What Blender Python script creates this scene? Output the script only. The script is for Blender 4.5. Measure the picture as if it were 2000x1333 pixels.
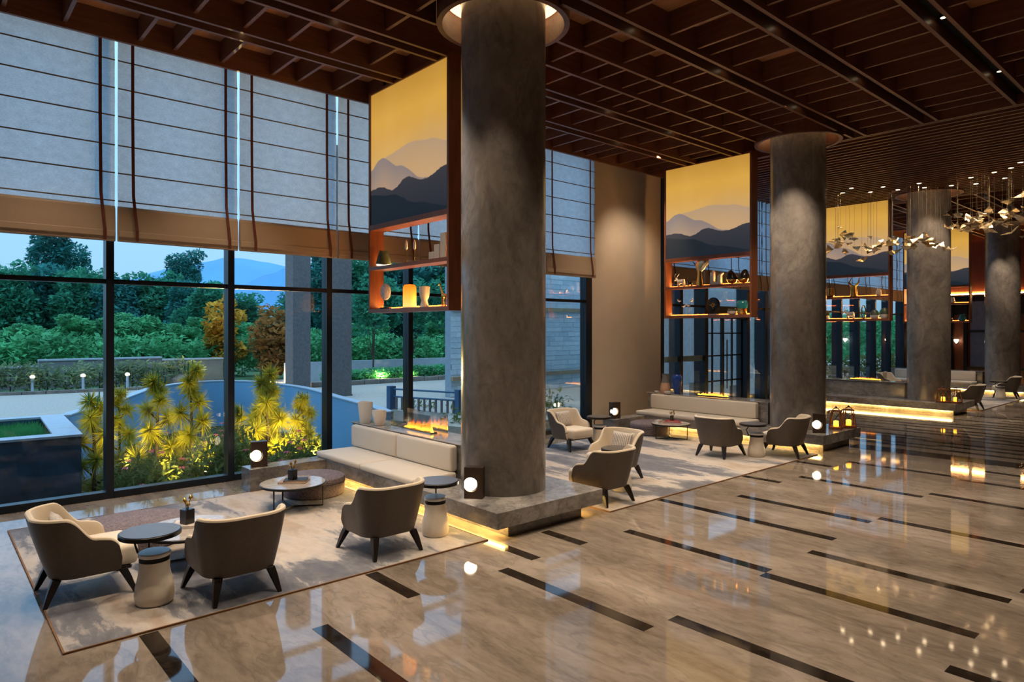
import bpy, bmesh, math, random
from mathutils import Vector, Matrix
from math import sin, cos, pi, radians as R
for o in list(bpy.data.objects): bpy.data.objects.remove(o, do_unlink=True)
SC = bpy.context.scene
COL = SC.collection
# ------------------------------------------------------------------ camera
cam = bpy.data.cameras.new('camera'); co = bpy.data.objects.new('camera', cam); COL.objects.link(co)
co.location = (0, 0, 2.4); co.rotation_euler = (R(90), 0, R(48.45))
cam.sensor_width = 36; cam.lens = 23.58; cam.shift_y = -0.01075; cam.clip_end = 4000
SC.camera = co
SC.view_settings.view_transform = 'Standard'; SC.view_settings.look = 'None'
SC.view_settings.gamma = 1; SC.view_settings.use_curve_mapping = False
SC.view_settings.exposure = 0.75
# ------------------------------------------------------------------ sky: smooth dusk gradient, dimmer at the horizon, brightened overhead out of view for light
w = bpy.data.worlds.new('world'); SC.world = w; w.use_nodes = True
nt = w.node_tree; nt.nodes.clear()
tc = nt.nodes.new('ShaderNodeTexCoord'); sp = nt.nodes.new('ShaderNodeSeparateXYZ')
rp = nt.nodes.new('ShaderNodeValToRGB'); bg = nt.nodes.new('ShaderNodeBackground'); ou = nt.nodes.new('ShaderNodeOutputWorld')
nt.links.new(tc.outputs['Generated'], sp.inputs[0]); nt.links.new(sp.outputs['Z'], rp.inputs[0])
e = rp.color_ramp.elements
e[0].position = 0.0; e[0].color = (.27, .43, .60, 1); e[1].position = 1; e[1].color = (.66, 1.06, 1.66, 1)
k = e.new(.20); k.color = (.30, .54, .86, 1)
nt.links.new(rp.outputs[0], bg.inputs[0]); bg.inputs[1].default_value = 1.0; nt.links.new(bg.outputs[0], ou.inputs[0])

WARM = (1.0, .80, .58)
SPOT_W = 215          # ceiling downlights, watts each
# ------------------------------------------------------------------ helpers
def link(o, parent=None):
    COL.objects.link(o)
    if parent is not None: o.parent = parent
    return o
def tag(o, label=None, cat=None, group=None, kind=None):
    if label: o['label'] = label
    if cat: o['category'] = cat
    if group: o['group'] = group
    if kind: o['kind'] = kind
    return o
def thing(name, label, cat, loc=(0, 0, 0), rz=0.0, group=None):
    o = bpy.data.objects.new(name, None); o.empty_display_size = .1
    o.location = loc; o.rotation_euler = (0, 0, rz); link(o)
    return tag(o, label, cat, group)
def copy_tree(o, parent=None):
    c = o.copy(); COL.objects.link(c); c.parent = parent
    for ch in list(o.children): copy_tree(ch, c)
    return c
def put(proto, first, loc, rz, label, group=None):
    o = proto if first else copy_tree(proto)
    o.location = loc; o.rotation_euler = (0, 0, rz); o['label'] = label
    if group: o['group'] = group
    elif 'group' in o: del o['group']
    return o
class MB:
    def __init__(s): s.v = []; s.f = []
    def add(s, vs, fs):
        n = len(s.v); s.v += [tuple(a) for a in vs]; s.f += [tuple(i + n for i in q) for q in fs]; return s
    def box(s, x0, x1, y0, y1, z0, z1, m=None):
        vs = [Vector((x, y, z)) for z in (z0, z1) for y in (y0, y1) for x in (x0, x1)]
        if m is not None: vs = [m @ v for v in vs]
        return s.add(vs, [(0, 2, 3, 1), (4, 5, 7, 6), (0, 1, 5, 4), (2, 6, 7, 3), (0, 4, 6, 2), (1, 3, 7, 5)])
    def lathe(s, prof, c=(0, 0, 0), n=32, sx=1., sy=1., cap=True, fn=None):
        vs = []; fs = []
        for (r, z) in prof:
            for i in range(n):
                a = 2 * pi * i / n; p = Vector((r * cos(a) * sx, r * sin(a) * sy, z))
                if fn: p = fn(p, a)
                vs.append((c[0] + p.x, c[1] + p.y, c[2] + p.z))
        for j in range(len(prof) - 1):
            for i in range(n):
                k = (i + 1) % n; fs.append((j * n + i, j * n + k, (j + 1) * n + k, (j + 1) * n + i))
        if cap:
            fs.append(tuple(range(n - 1, -1, -1))); fs.append(tuple((len(prof) - 1) * n + i for i in range(n)))
        return s.add(vs, fs)
    def tube(s, pts, r, n=8, cap=True):
        pts = [Vector(p) for p in pts]; m = len(pts)
        rs = r if isinstance(r, (list, tuple)) else [r] * m
        vs = []; fs = []; prev = None
        for i, p in enumerate(pts):
            d = (pts[min(i + 1, m - 1)] - pts[max(i - 1, 0)])
            d = d.normalized() if d.length > 1e-9 else Vector((0, 0, 1))
            if prev is None:
                u = d.cross(Vector((0, 0, 1)) if abs(d.z) < .95 else Vector((1, 0, 0))).normalized()
            else:
                u = (prev - d * prev.dot(d)).normalized()
            prev = u; q = d.cross(u)
            for k in range(n):
                a = 2 * pi * k / n; vs.append(p + (u * cos(a) + q * sin(a)) * rs[i])
        for i in range(m - 1):
            for k in range(n):
                l = (k + 1) % n; fs.append((i * n + k, i * n + l, (i + 1) * n + l, (i + 1) * n + k))
        if cap: fs += [tuple(range(n - 1, -1, -1)), tuple((m - 1) * n + k for k in range(n))]
        return s.add(vs, fs)
    def prism(s, poly, z0, z1, m=None):
        n = len(poly); vs = [Vector((x, y, z0)) for x, y in poly] + [Vector((x, y, z1)) for x, y in poly]
        if m is not None: vs = [m @ v for v in vs]
        return s.add(vs, [tuple(range(n - 1, -1, -1)), tuple(range(n, 2 * n))] + [(i, (i + 1) % n, n + (i + 1) % n, n + i) for i in range(n)])
    def build(s, name, mat, parent=None, smooth=False, bevel=0., seg=2, kind=None):
        me = bpy.data.meshes.new(name); me.from_pydata(s.v, [], s.f)
        if bevel > 0 or smooth is None:
            bm = bmesh.new(); bm.from_mesh(me)
            bmesh.ops.remove_doubles(bm, verts=bm.verts, dist=1e-5)
            if bevel > 0: bmesh.ops.bevel(bm, geom=bm.edges[:], offset=bevel, segments=seg, profile=.5, affect='EDGES', clamp_overlap=True)
            bm.to_mesh(me); bm.free()
        me.materials.append(mat)
        if smooth:
            for p in me.polygons: p.use_smooth = True
            try: me.set_sharp_from_angle(angle=R(38))
            except Exception: pass
        me.update(); o = bpy.data.objects.new(name, me); link(o, parent)
        if kind: o['kind'] = kind
        return o
def box(name, mat, x0, x1, y0, y1, z0, z1, parent=None, bevel=0., seg=2, smooth=False, kind=None):
    return MB().box(x0, x1, y0, y1, z0, z1).build(name, mat, parent, smooth or bevel > .012, bevel, seg, kind)
def inst(name, src, loc, parent, rot=(0, 0, 0), scale=(1, 1, 1)):
    o = bpy.data.objects.new(name, src.data); link(o, parent); o.location = loc; o.rotation_euler = rot; o.scale = scale; return o
def lamp(kind, loc, power, color=WARM, size=.05, rot=(0, 0, 0), spot=None, blend=.6, parent=None, name=None):
    l = bpy.data.lights.new(name or 'light', kind); l.energy = power; l.color = color
    if kind == 'AREA': l.size = size
    else: l.shadow_soft_size = size
    if spot: l.spot_size = R(spot); l.spot_blend = blend
    o = bpy.data.objects.new(name or 'light', l); link(o, parent); o.location = loc; o.rotation_euler = rot; return o
# ------------------------------------------------------------------ materials
class N:
    def __init__(s, name):
        s.m = bpy.data.materials.new(name); s.m.use_nodes = True; s.t = s.m.node_tree; s.t.nodes.clear()
        s.out = s.t.nodes.new('ShaderNodeOutputMaterial'); s.tc = s.t.nodes.new('ShaderNodeTexCoord')
    def n(s, typ, ins=None, **kw):
        d = s.t.nodes.new('ShaderNode' + typ)
        for a, b in kw.items(): setattr(d, a, b)
        for a, b in (ins or {}).items():
            if hasattr(b, 'is_linked') or hasattr(b, 'links'): s.t.links.new(b, d.inputs[a])
            else: d.inputs[a].default_value = b
        return d
    def map(s, scale=(1, 1, 1), rot=(0, 0, 0), src='Object', loc=(0, 0, 0)):
        return s.n('Mapping', {'Vector': s.tc.outputs[src], 'Scale': scale, 'Rotation': rot, 'Location': loc}).outputs[0]
    def noise(s, vec, scale=1., detail=4., rough=.55, dist=0.):
        return s.n('TexNoise', {'Vector': vec, 'Scale': scale, 'Detail': detail, 'Roughness': rough, 'Distortion': dist})
    def ramp(s, fac, stops, interp='LINEAR'):
        d = s.n('ValToRGB', {'Fac': fac}); r = d.color_ramp; r.interpolation = interp
        while len(r.elements) < len(stops): r.elements.new(.5)
        for el, (p, c) in zip(r.elements, sorted(stops, key=lambda a: a[0])):
            el.position = p; el.color = tuple(c) + (1,) if len(c) == 3 else c
        return d.outputs[0]
    def math(s, op, a, b=0.):
        d = s.n('Math', operation=op)
        for i, v in ((0, a), (1, b)):
            if hasattr(v, 'links'): s.t.links.new(v, d.inputs[i])
            else: d.inputs[i].default_value = v
        return d.outputs[0]
    def mix(s, fac, a, b, blend='MIX'):
        d = s.n('Mix', data_type='RGBA', blend_type=blend)
        for i, v in ((0, fac), (6, a), (7, b)):
            if hasattr(v, 'links'): s.t.links.new(v, d.inputs[i])
            else: d.inputs[i].default_value = v if i == 0 else (tuple(v) + (1,) if len(v) == 3 else v)
        return d.outputs[2]
    def bump(s, h, strength=.2, dist=.01):
        return s.n('Bump', {'Height': h, 'Strength': strength, 'Distance': dist}).outputs[0]
    def pbr(s, color, rough=.5, metal=0., normal=None, **kw):
        ins = {'Base Color': color if hasattr(color, 'links') else tuple(color) + (1,), 'Roughness': rough, 'Metallic': metal}
        if normal is not None: ins['Normal'] = normal
        for a, b in kw.items(): ins[a.replace('_', ' ')] = b
        d = s.n('BsdfPrincipled', ins); s.t.links.new(d.outputs[0], s.out.inputs[0]); return s.m
    def surf(s, o): s.t.links.new(o, s.out.inputs[0]); return s.m
def plain(name, c, rough=.5, metal=0., var=.12, scale=6., bump=0., **kw):
    m = N(name); v = m.map()
    no = m.noise(v, scale, 5)
    col = m.ramp(no.outputs[0], [(.3, [a * (1 - var) for a in c]), (.7, [min(1, a * (1 + var)) for a in c])])
    nrm = m.bump(m.noise(v, scale * 12, 3).outputs[0], bump, .004) if bump else None
    return m.pbr(col, rough, metal, nrm, **kw)
def emit(name, c, st, var=.0):
    m = N(name); v = m.map(); no = m.noise(v, 9., 3)
    col = m.ramp(no.outputs[0], [(.3, [a * (1 - var) for a in c]), (.7, c)])
    return m.surf(m.n('Emission', {'Color': col, 'Strength': st}).outputs[0])
def marble(name, dark, mid, light, vein, scale=1., rough=.08, rot=.5, stretch=(1, 1, 1), vamt=.6, spec=.5, **kw):
    m = N(name); v = m.map((scale * stretch[0], scale * stretch[1], scale * stretch[2]), (0, 0, rot))
    warp = m.noise(v, .9, 4, .6)
    vv = m.n('Vector' + 'Math', {0: v, 1: m.n('Vector' + 'Math', {0: warp.outputs[1], 1: (1.6, 1.6, 1.6)}, operation='MULTIPLY').outputs[0]}, operation='ADD').outputs[0]
    a = m.noise(vv, 1.1, 9, .62); b = m.noise(vv, 2.6, 6, .6); c = m.noise(v, 14, 6, .7)
    col = m.ramp(a.outputs[0], [(.32, dark), (.5, mid), (.68, light)])
    ab = m.math('ABSOLUTE', m.math('SUBTRACT', b.outputs[0], .5))
    line = m.ramp(ab, [(0., (1, 1, 1)), (.035, (.25, .25, .25)), (.11, (0, 0, 0))])
    col = m.mix(m.math('MULTIPLY', line, vamt), col, vein)
    col = m.mix(.22, col, m.ramp(c.outputs[0], [(.3, dark), (.7, light)]))
    return m.pbr(col, rough, 0., None, Specular_IOR_Level=spec, **kw)
def wood(name, c1, c2, rough=.42, scale=1., axis=0):
    m = N(name); st = [9., 9., 9.]; st[axis] = .7
    v = m.map(tuple(a * scale for a in st)); no = m.noise(v, 2.2, 6, .6, .6)
    f = m.noise(m.map(tuple(a * scale * 5 for a in st)), 3, 3)
    col = m.mix(.3, m.ramp(no.outputs[0], [(.3, c1), (.7, c2)]), m.ramp(f.outputs[0], [(.3, c1), (.7, c2)]))
    return m.pbr(col, rough, 0., m.bump(f.outputs[0], .08, .003))
def fabric(name, c, var=.12, scale=140., rough=.9, bump=.25, sheen=.3):
    m = N(name); v = m.map(); no = m.noise(v, scale, 2); big = m.noise(v, 5, 3)
    col = m.mix(.5, m.ramp(no.outputs[0], [(.35, [a * (1 - var) for a in c]), (.65, [min(1, a * (1 + var)) for a in c])]),
                m.ramp(big.outputs[0], [(.3, [a * (1 - var * .5) for a in c]), (.7, c)]))
    return m.pbr(col, rough, 0., m.bump(no.outputs[0], bump, .002), Sheen_Weight=sheen)

MAT = {}
MAT['floor'] = marble('floor_marble', (.105, .082, .064), (.25, .203, .163), (.40, .340, .288), (.065, .050, .040), .5, .045, .45, (.7, 1.9, 1), .38, .62)
MAT['strip'] = marble('dark_strip_marble', (.006, .005, .005), (.012, .010, .008), (.030, .022, .016), (.12, .07, .04), 3., .05, .4, (1, 3, 1), .22)
MAT['band'] = MAT['strip']
MAT['column'] = marble('column_marble', (.080, .068, .060), (.19, .165, .148), (.34, .305, .28), (.05, .044, .04), .45, .20, .2, (1.4, 1.4, .8), .35)
MAT['slab'] = marble('slab_marble', (.08, .078, .08), (.25, .23, .215), (.46, .43, .41), (.03, .033, .042), 1.0, .12, .8, (1, 1, 1.6), .45)
MAT['tabletop'] = marble('table_marble', (.30, .26, .23), (.45, .40, .36), (.60, .55, .50), (.16, .13, .11), 2.5, .07)
MAT['wood'] = wood('walnut', (.10, .036, .020), (.22, .088, .046), .42, 1., 1)
MAT['woodx'] = wood('walnut_cross', (.10, .036, .020), (.22, .088, .046), .42, 1., 0)
MAT['deck'] = wood('walnut_deck', (.36, .145, .065), (.60, .28, .13), .5, .6, 0)
MAT['framewood'] = wood('frame_wood', (.16, .048, .020), (.30, .10, .040), .38, 1.2, 2)
MAT['black'] = plain('black_void', (.004, .0035, .0035), .8)
MAT['metal'] = plain('dark_metal', (.014, .020, .030), .35, .4)
MAT['bronze'] = plain('bronze', (.075, .048, .034), .38, .6)
MAT['postmetal'] = plain('post_metal', (.012, .012, .014), .4, .3)
MAT['plaster'] = plain('beige_plaster', (.50, .41, .32), .75, 0, .05, 2., .05)
MAT['ceilwhite'] = plain('grey_paint', (.30, .28, .26), .8)
MAT['leather'] = plain('taupe_leather', (.105, .082, .068), .48, 0, .10, 30., .12)
MAT['cream'] = fabric('cream_fabric', (.66, .56, .43), .06, 220.)
MAT['creamseat'] = fabric('seat_fabric', (.70, .62, .52), .05, 260.)
MAT['legwood'] = plain('dark_leg_wood', (.012, .008, .007), .4)
MAT['white'] = plain('white_ceramic', (.84, .81, .77), .35, 0, .04)
MAT['drum'] = plain('drum_ceramic', (.76, .68, .58), .38, 0, .05)
MAT['darktop'] = plain('dark_stone_top', (.10, .088, .08), .3, 0, .1, 8.)
MAT['darkrim'] = plain('dark_rim', (.012, .011, .011), .35, .5)
MAT['gold'] = plain('gold', (.80, .50, .14), .25, 1., .1)
MAT['teal'] = plain('teal_glaze', (.02, .22, .26), .2)
MAT['blueglaze'] = plain('blue_glaze', (.01, .06, .32), .12)
MAT['blackglaze'] = plain('black_glaze', (.012, .010, .010), .25)
MAT['greenstone'] = plain('green_stone', (.06, .085, .05), .4, 0, .5, 14.)
MAT['concrete'] = plain('grey_render', (.20, .19, .185), .8, 0, .12, 3., .2)
MAT['pillar'] = plain('pillar_stone', (.16, .14, .135), .85, 0, .2, 14., .3)
MAT['bluewall'] = plain('blue_grey_render', (.16, .34, .48), .7, 0, .06, .8)
MAT['darkstone'] = plain('dark_planter_stone', (.03, .062, .095), .25, 0, .5, 2.)
MAT['palestone'] = plain('pale_coping', (.42, .46, .50), .5, 0, .08)
MAT['gravel'] = plain('drive_paving', (.47, .39, .31), .85, 0, .18, 22., .3)
MAT['soil'] = plain('soil', (.045, .034, .022), .95, 0, .4, 8., .4)
MAT['grass'] = plain('grass_ground', (.06, .14, .05), .95, 0, .4, 1.5, .4)
MAT['bark'] = plain('bark', (.07, .05, .038), .9, 0, .3, 12., .4)
MAT['ironblue'] = plain('blue_rail_paint', (.03, .09, .17), .4)
MAT['pink'] = plain('pink_petal', (.62, .10, .12), .6)
def leafmat(name, c, var=.45):
    m = N(name); v = m.map(); no = m.noise(v, .9, 3)
    col = m.ramp(no.outputs[0], [(.3, [a * (1 - var) for a in c]), (.7, [min(1, a * (1 + var)) for a in c])])
    d = m.n('BsdfDiffuse', {'Color': col}); t = m.n('BsdfTranslucent', {'Color': col})
    return m.surf(m.n('MixShader', {0: .35, 1: d.outputs[0], 2: t.outputs[0]}).outputs[0])
MAT['leaf1'] = leafmat('leaf_deep', (.065, .30, .175)); MAT['leaf2'] = leafmat('leaf_bluish', (.058, .265, .225))
MAT['leaf3'] = leafmat('leaf_bright', (.12, .42, .18)); MAT['leafgold'] = leafmat('leaf_gold', (.70, .36, .05), .5)
MAT['leafshrub'] = leafmat('leaf_shrub', (.17, .20, .06), .55); MAT['leafgrey'] = leafmat('leaf_greygreen', (.22, .28, .14), .35)
MAT['needle'] = leafmat('pine_needle', (.50, .46, .05), .4)
MAT['grassblade'] = leafmat('grass_blade', (.07, .32, .10), .4)
def glass(name, tint=(.93, .97, .97), refl=.5, ior=1.45):
    m = N(name); t = m.n('BsdfTransparent', {'Color': tuple(tint) + (1,)}); g = m.n('BsdfGlossy', {'Color': (1, 1, 1, 1), 'Roughness': .0})
    f = m.n('Fresnel', {'IOR': ior}); ff = m.math('MULTIPLY', f.outputs[0], refl)
    return m.surf(m.n('MixShader', {0: ff, 1: t.outputs[0], 2: g.outputs[0]}).outputs[0])
MAT['glass'] = glass('window_glass', (.90, .96, .96), .4)
MAT['clear'] = glass('clear_glass', (.97, .98, .98), .7)
MAT['globe'] = emit('globe_light', (1., .80, .55), 7.)
MAT['led'] = emit('led_warm', (1., .60, .16), 48.)
MAT['shelfled'] = emit('shelf_led', (1., .52, .16), 85.)
MAT['down'] = emit('spot_lens', (1., .72, .42), 3.); MAT['down2'] = emit('downlight_disc', (1., .74, .45), 15.)
MAT['flame'] = None
def m_flame():
    m = N('flame'); s = m.n('SeparateXYZ', {0: m.tc.outputs['Generated']})
    c = m.ramp(s.outputs[2], [(0, (1., .48, .04)), (.45, (1., .24, .02)), (1, (.9, .10, .03))])
    st = m.math('MULTIPLY', m.math('SUBTRACT', 1.25, s.outputs[2]), 3.2)
    em = m.n('Emission', {'Color': c, 'Strength': st}); tr = m.n('BsdfTransparent')
    fac = m.ramp(s.outputs[2], [(0, (.95,) * 3), (.6, (.7,) * 3), (1, (.12,) * 3)])
    return m.surf(m.n('MixShader', {0: fac, 1: tr.outputs[0], 2: em.outputs[0]}).outputs[0])
MAT['flame'] = m_flame()
def m_candle():
    m = N('candle_wax'); s = m.n('SeparateXYZ', {0: m.tc.outputs['Generated']})
    c = m.ramp(s.outputs[2], [(0, (1., .30, .01)), (1, (1., .60, .05))])
    return m.surf(m.n('Emission', {'Color': c, 'Strength': 2.6}).outputs[0])
MAT['candle'] = m_candle()
def m_jar():
    m = N('amber_glass'); s = m.n('SeparateXYZ', {0: m.tc.outputs['Generated']})
    c = m.ramp(s.outputs[2], [(0, (1., .72, .28)), (.5, (1., .50, .08)), (1, (.85, .24, .01))])
    d = m.n('BsdfTranslucent', {'Color': c}); g = m.n('BsdfDiffuse', {'Color': c}); e_ = m.n('Emission', {'Color': c, 'Strength': .40})
    a = m.n('MixShader', {0: .5, 1: d.outputs[0], 2: g.outputs[0]}); b = m.n('AddShader', {0: a.outputs[0], 1: e_.outputs[0]})
    return m.surf(b.outputs[0])
MAT['jar'] = m_jar()
def m_sheer():
    m = N('sheer_fabric'); v = m.map((1, 26, 70)); no = m.noise(v, 1.2, 4, .7); w_ = m.noise(m.map((1, 5, 9)), 1.4, 3)
    k = m.mix(.5, m.ramp(no.outputs[0], [(.3, (.40, .45, .52)), (.7, (.80, .85, .92))]), m.ramp(w_.outputs[0], [(.3, (.52, .57, .63)), (.7, (.74, .79, .86))]))
    t = m.n('BsdfTranslucent', {'Color': k}); d = m.n('BsdfDiffuse', {'Color': k})
    return m.surf(m.n('MixShader', {0: .14, 1: t.outputs[0], 2: d.outputs[0]}).outputs[0])
MAT['sheer'] = m_sheer()
MAT['hem'] = fabric('hem_fabric', (.42, .30, .20), .06, 90., .9, .1)
MAT['batten'] = plain('batten', (.16, .11, .06), .6)
MAT['tape'] = plain('red_brown_tape', (.13, .028, .012), .7)
def m_carpet():
    m = N('carpet'); v = m.map((.55, 1.5, 1), (0, 0, .25)); warp = m.noise(v, 1.3, 4)
    vv = m.n('Vector' + 'Math', {0: v, 1: warp.outputs[1]}, operation='ADD').outputs[0]
    a = m.noise(vv, .85, 7, .62); f = m.noise(m.map(), 120, 2); g = m.noise(m.map(), 7, 4)
    col = m.ramp(a.outputs[0], [(.44, (.040, .050, .085)), (.50, (.11, .12, .15)), (.53, (.36, .33, .32)), (.58, (.47, .41, .36)), (.67, (.36, .27, .20))])
    col = m.mix(.18, col, m.ramp(g.outputs[0], [(.3, (.2, .19, .19)), (.7, (.55, .48, .42))]))
    return m.pbr(col, .95, 0., m.bump(f.outputs[0], .3, .004), Sheen_Weight=.2)
MAT['carpet'] = m_carpet()
MAT['carpetedge'] = plain('carpet_edge', (.20, .10, .045), .9)
def m_weave():
    m = N('woven_ottoman'); v = m.map((1, 1, 1)); b = m.n('TexVoronoi', {'Vector': v, 'Scale': 60.}); c = m.noise(v, 40, 3)
    col = m.mix(.5, m.ramp(b.outputs['Distance'], [(.1, (.30, .24, .25)), (.5, (.095, .075, .095))]), m.ramp(c.outputs[0], [(.35, (.11, .09, .115)), (.65, (.30, .24, .24))]))
    return m.pbr(col, .9, 0., m.bump(b.outputs['Distance'], .6, .006))
MAT['weave'] = m_weave()
def m_cush():
    m = N('patterned_cushion'); v = m.map((1, 1, 1), (R(90), 0, 0)); w_ = m.n('TexWave', {'Vector': v, 'Scale': 9., 'Distortion': 1.5, 'Detail': 2.}); b = m.n('TexBrick', {'Vector': v, 'Scale': 26., 'Color1': (.62, .56, .48, 1), 'Color2': (.20, .16, .15, 1), 'Mortar': (.50, .46, .40, 1), 'Mortar Size': .03})
    col = m.mix(.55, b.outputs[0], m.ramp(w_.outputs[1], [(.4, (.66, .60, .52)), (.6, (.16, .15, .17))]))
    return m.pbr(col, .9)
MAT['cushion'] = m_cush()
def m_art():
    m = N('mountain_lightbox'); s = m.n('SeparateXYZ', {0: m.tc.outputs['Generated']}); X, Z = s.outputs[0], s.outputs[2]
    def ridge(stops, amp, fr, seed):
        b = m.ramp(X, [(p, (h, h, h)) for p, h in stops], 'EASE')
        no = m.noise(m.n('CombineXYZ', {0: X, 1: seed}).outputs[0], fr, 6, .6)
        hh = m.math('ADD', b, m.math('MULTIPLY', m.math('SUBTRACT', no.outputs[0], .5), amp))
        return m.math('SUBTRACT', hh, Z)
    def mask(d, soft): return m.n('MapRange', {0: d, 1: 0., 2: soft, 3: 0., 4: 1.}).outputs[0]
    wash = m.noise(m.map((1, 1, 1), src='Generated'), 2.4, 4)
    sky = m.ramp(Z, [(.25, (.74, .44, .24)), (.48, (.84, .48, .13)), (.78, (.88, .46, .06)), (1, (.62, .29, .022))])
    sky = m.mix(.12, sky, m.ramp(wash.outputs[0], [(.35, (.55, .33, .12)), (.7, (1., .75, .35))]))
    r0 = ridge([(0, .42), (.35, .50), (.62, .66), (.8, .70), (1, .66)], .03, 5, .3)
    c = m.mix(m.math('MULTIPLY', mask(r0, .16), .28), sky, (.62, .40, .20))
    r1 = ridge([(0, .42), (.25, .50), (.55, .535), (.8, .51), (1, .46)], .02, 6, 1.3)
    f1 = m.math('MULTIPLY', mask(r1, .01), m.n('MapRange', {0: r1, 1: 0., 2: .22, 3: .75, 4: .1}).outputs[0])
    c = m.mix(f1, c, (.50, .36, .27))
    r2 = ridge([(0, .425), (.13, .49), (.16, .495), (.4, .395), (.72, .255), (1, .2)], .018, 14, 2.1)
    f2 = m.math('MULTIPLY', mask(r2, .008), m.n('MapRange', {0: r2, 1: 0., 2: .26, 3: .95, 4: .35}).outputs[0])
    c = m.mix(f2, c, (.30, .245, .245))
    r3 = ridge([(0, .275), (.12, .28), (.32, .235), (.5, .295), (.72, .245), (1, .30)], .035, 22, 3.4)
    c = m.mix(mask(r3, .006), c, m.ramp(Z, [(0, (.022, .030, .045)), (.3, (.050, .050, .062))]))
    r4 = ridge([(0, .235), (.3, .20), (.62, .10), (1, .03)], .025, 16, 4.7)
    c = m.mix(m.math('MULTIPLY', mask(r4, .008), .9), c, (.010, .020, .032))
    em = m.n('Emission', {'Color': c, 'Strength': .47}); d = m.n('BsdfDiffuse', {'Color': (.04, .04, .04, 1)})
    return m.surf(m.n('AddShader', {0: em.outputs[0], 1: d.outputs[0]}).outputs[0])
MAT['art'] = m_art()
def m_brick():
    m = N('stone_brick'); oi = m.n('ObjectInfo'); no = m.noise(m.map(), 7, 5)
    a = m.ramp(oi.outputs['Random'], [(0, (.42, .54, .60)), (.5, (.56, .66, .70)), (1, (.72, .78, .80))])
    return m.pbr(m.mix(.35, a, m.ramp(no.outputs[0], [(.3, (.36, .46, .52)), (.7, (.80, .84, .86))])), .8, 0., m.bump(no.outputs[0], .4, .01))
MAT['brick'] = m_brick()
MAT['oak'] = wood('oak_ledge', (.30, .19, .10), (.45, .31, .18), .5, 1., 1)
MAT['hill1'] = plain('haze_blue_hill_far', (.14, .36, .58), .95, 0, .08, .01)  # aerial haze put into the base colour as blue, no volume
MAT['hill2'] = plain('haze_blue_hill_near', (.10, .29, .48), .95, 0, .1, .015)  # nearer ridge, distance haze likewise mixed into its colour
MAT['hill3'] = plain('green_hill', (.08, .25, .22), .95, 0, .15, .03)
MAT['kerb'] = plain('kerb_stone', (.20, .16, .13), .85, 0, .3, 5., .3)
MAT['book1'] = plain('red_book', (.32, .02, .025), .5); MAT['book2'] = plain('pale_book', (.55, .50, .45), .5)
MAT['book3'] = plain('tan_book', (.38, .22, .12), .5); MAT['book4'] = plain('black_book', (.02, .02, .022), .5)
MAT['lanternwood'] = wood('lantern_wood', (.14, .035, .012), (.28, .085, .03), .5, 3., 2)
MAT['pearl'] = plain('champagne_metal', (.82, .66, .42), .22, .85, .15)
# ================================================================== STRUCTURE
BAY = 8.3; YC = [5.76 + BAY * i for i in range(4)]; XC = -6.67; ZC = 6.42
Y0, Y1, X1 = -7.0, 36.0, 8.0
rng = random.Random(5)
floor = box('floor', MAT['floor'], -11.1, X1, Y0, Y1, -.12, 0., kind='structure')
tag(floor, 'polished brown grey marble floor with dark inlaid strips')
sdata = {}
def strip(x0, x1, yc, w=.135):
    key = (round(x1 - x0, 2), w)
    if key not in sdata:
        o = box('strip', MAT['strip'], -key[0] / 2, key[0] / 2, -w / 2, w / 2, -.001, .0022, floor); sdata[key] = o
    else: o = inst('strip', sdata[key], (0, 0, 0), floor)
    o.location = ((x0 + x1) / 2, yc, 0)
A, B_, C_, D_ = -5.09, -3.297, -1.513, .27
for x0, x1, y in [(A, B_, 4.39), (A, B_, 6.34), (-5.72, B_, 7.86), (A, B_, 8.90), (A, B_, 10.80), (A, B_, 12.68),
                  (B_, C_, 4.71), (B_, C_, 6.21), (B_, C_, 7.225), (B_, C_, 9.17), (B_, C_, 11.10), (B_, C_, 12.50), (B_, C_, 13.53),
                  (-5.87, B_, 1.365), (A, B_, 2.435), (-5.87, -5.10, 3.345), (-5.87, A, 4.85), (-5.72, A, 5.59), (-5.72, A, 10.15), (-5.72, A, 12.0),
                  (C_, D_, 5.46), (C_, D_, 7.6), (C_, D_, 8.7), (C_, D_, 10.4), (C_, D_, 12.1), (C_, D_, 13.2), (C_, D_, 3.4), (C_, D_, 1.9), (B_, C_, 3.1), (B_, C_, 1.2),
                  (D_, D_ + 1.783, 6.3), (D_, D_ + 1.783, 9.1), (D_, D_ + 1.783, 11.6), (D_, D_ + 1.783, 4.2)]:
    strip(x0, x1, y)
strip(-5.73, X1 - .1, 14.55, .55)
y = 15.25
while y < 34:
    x = -10.8 if 15.2 < y < 21.2 else -5.55
    x += rng.choice([0, .9])
    while x < 1.5:
        n = rng.choice([1, 1, 2, 2, 3]) * 1.783
        strip(x, min(x + n, 3.), y + rng.uniform(-.12, .12)); x += n + rng.choice([0, 0, .0, .5])
    y += .56 if y < 22 else .8
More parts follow.
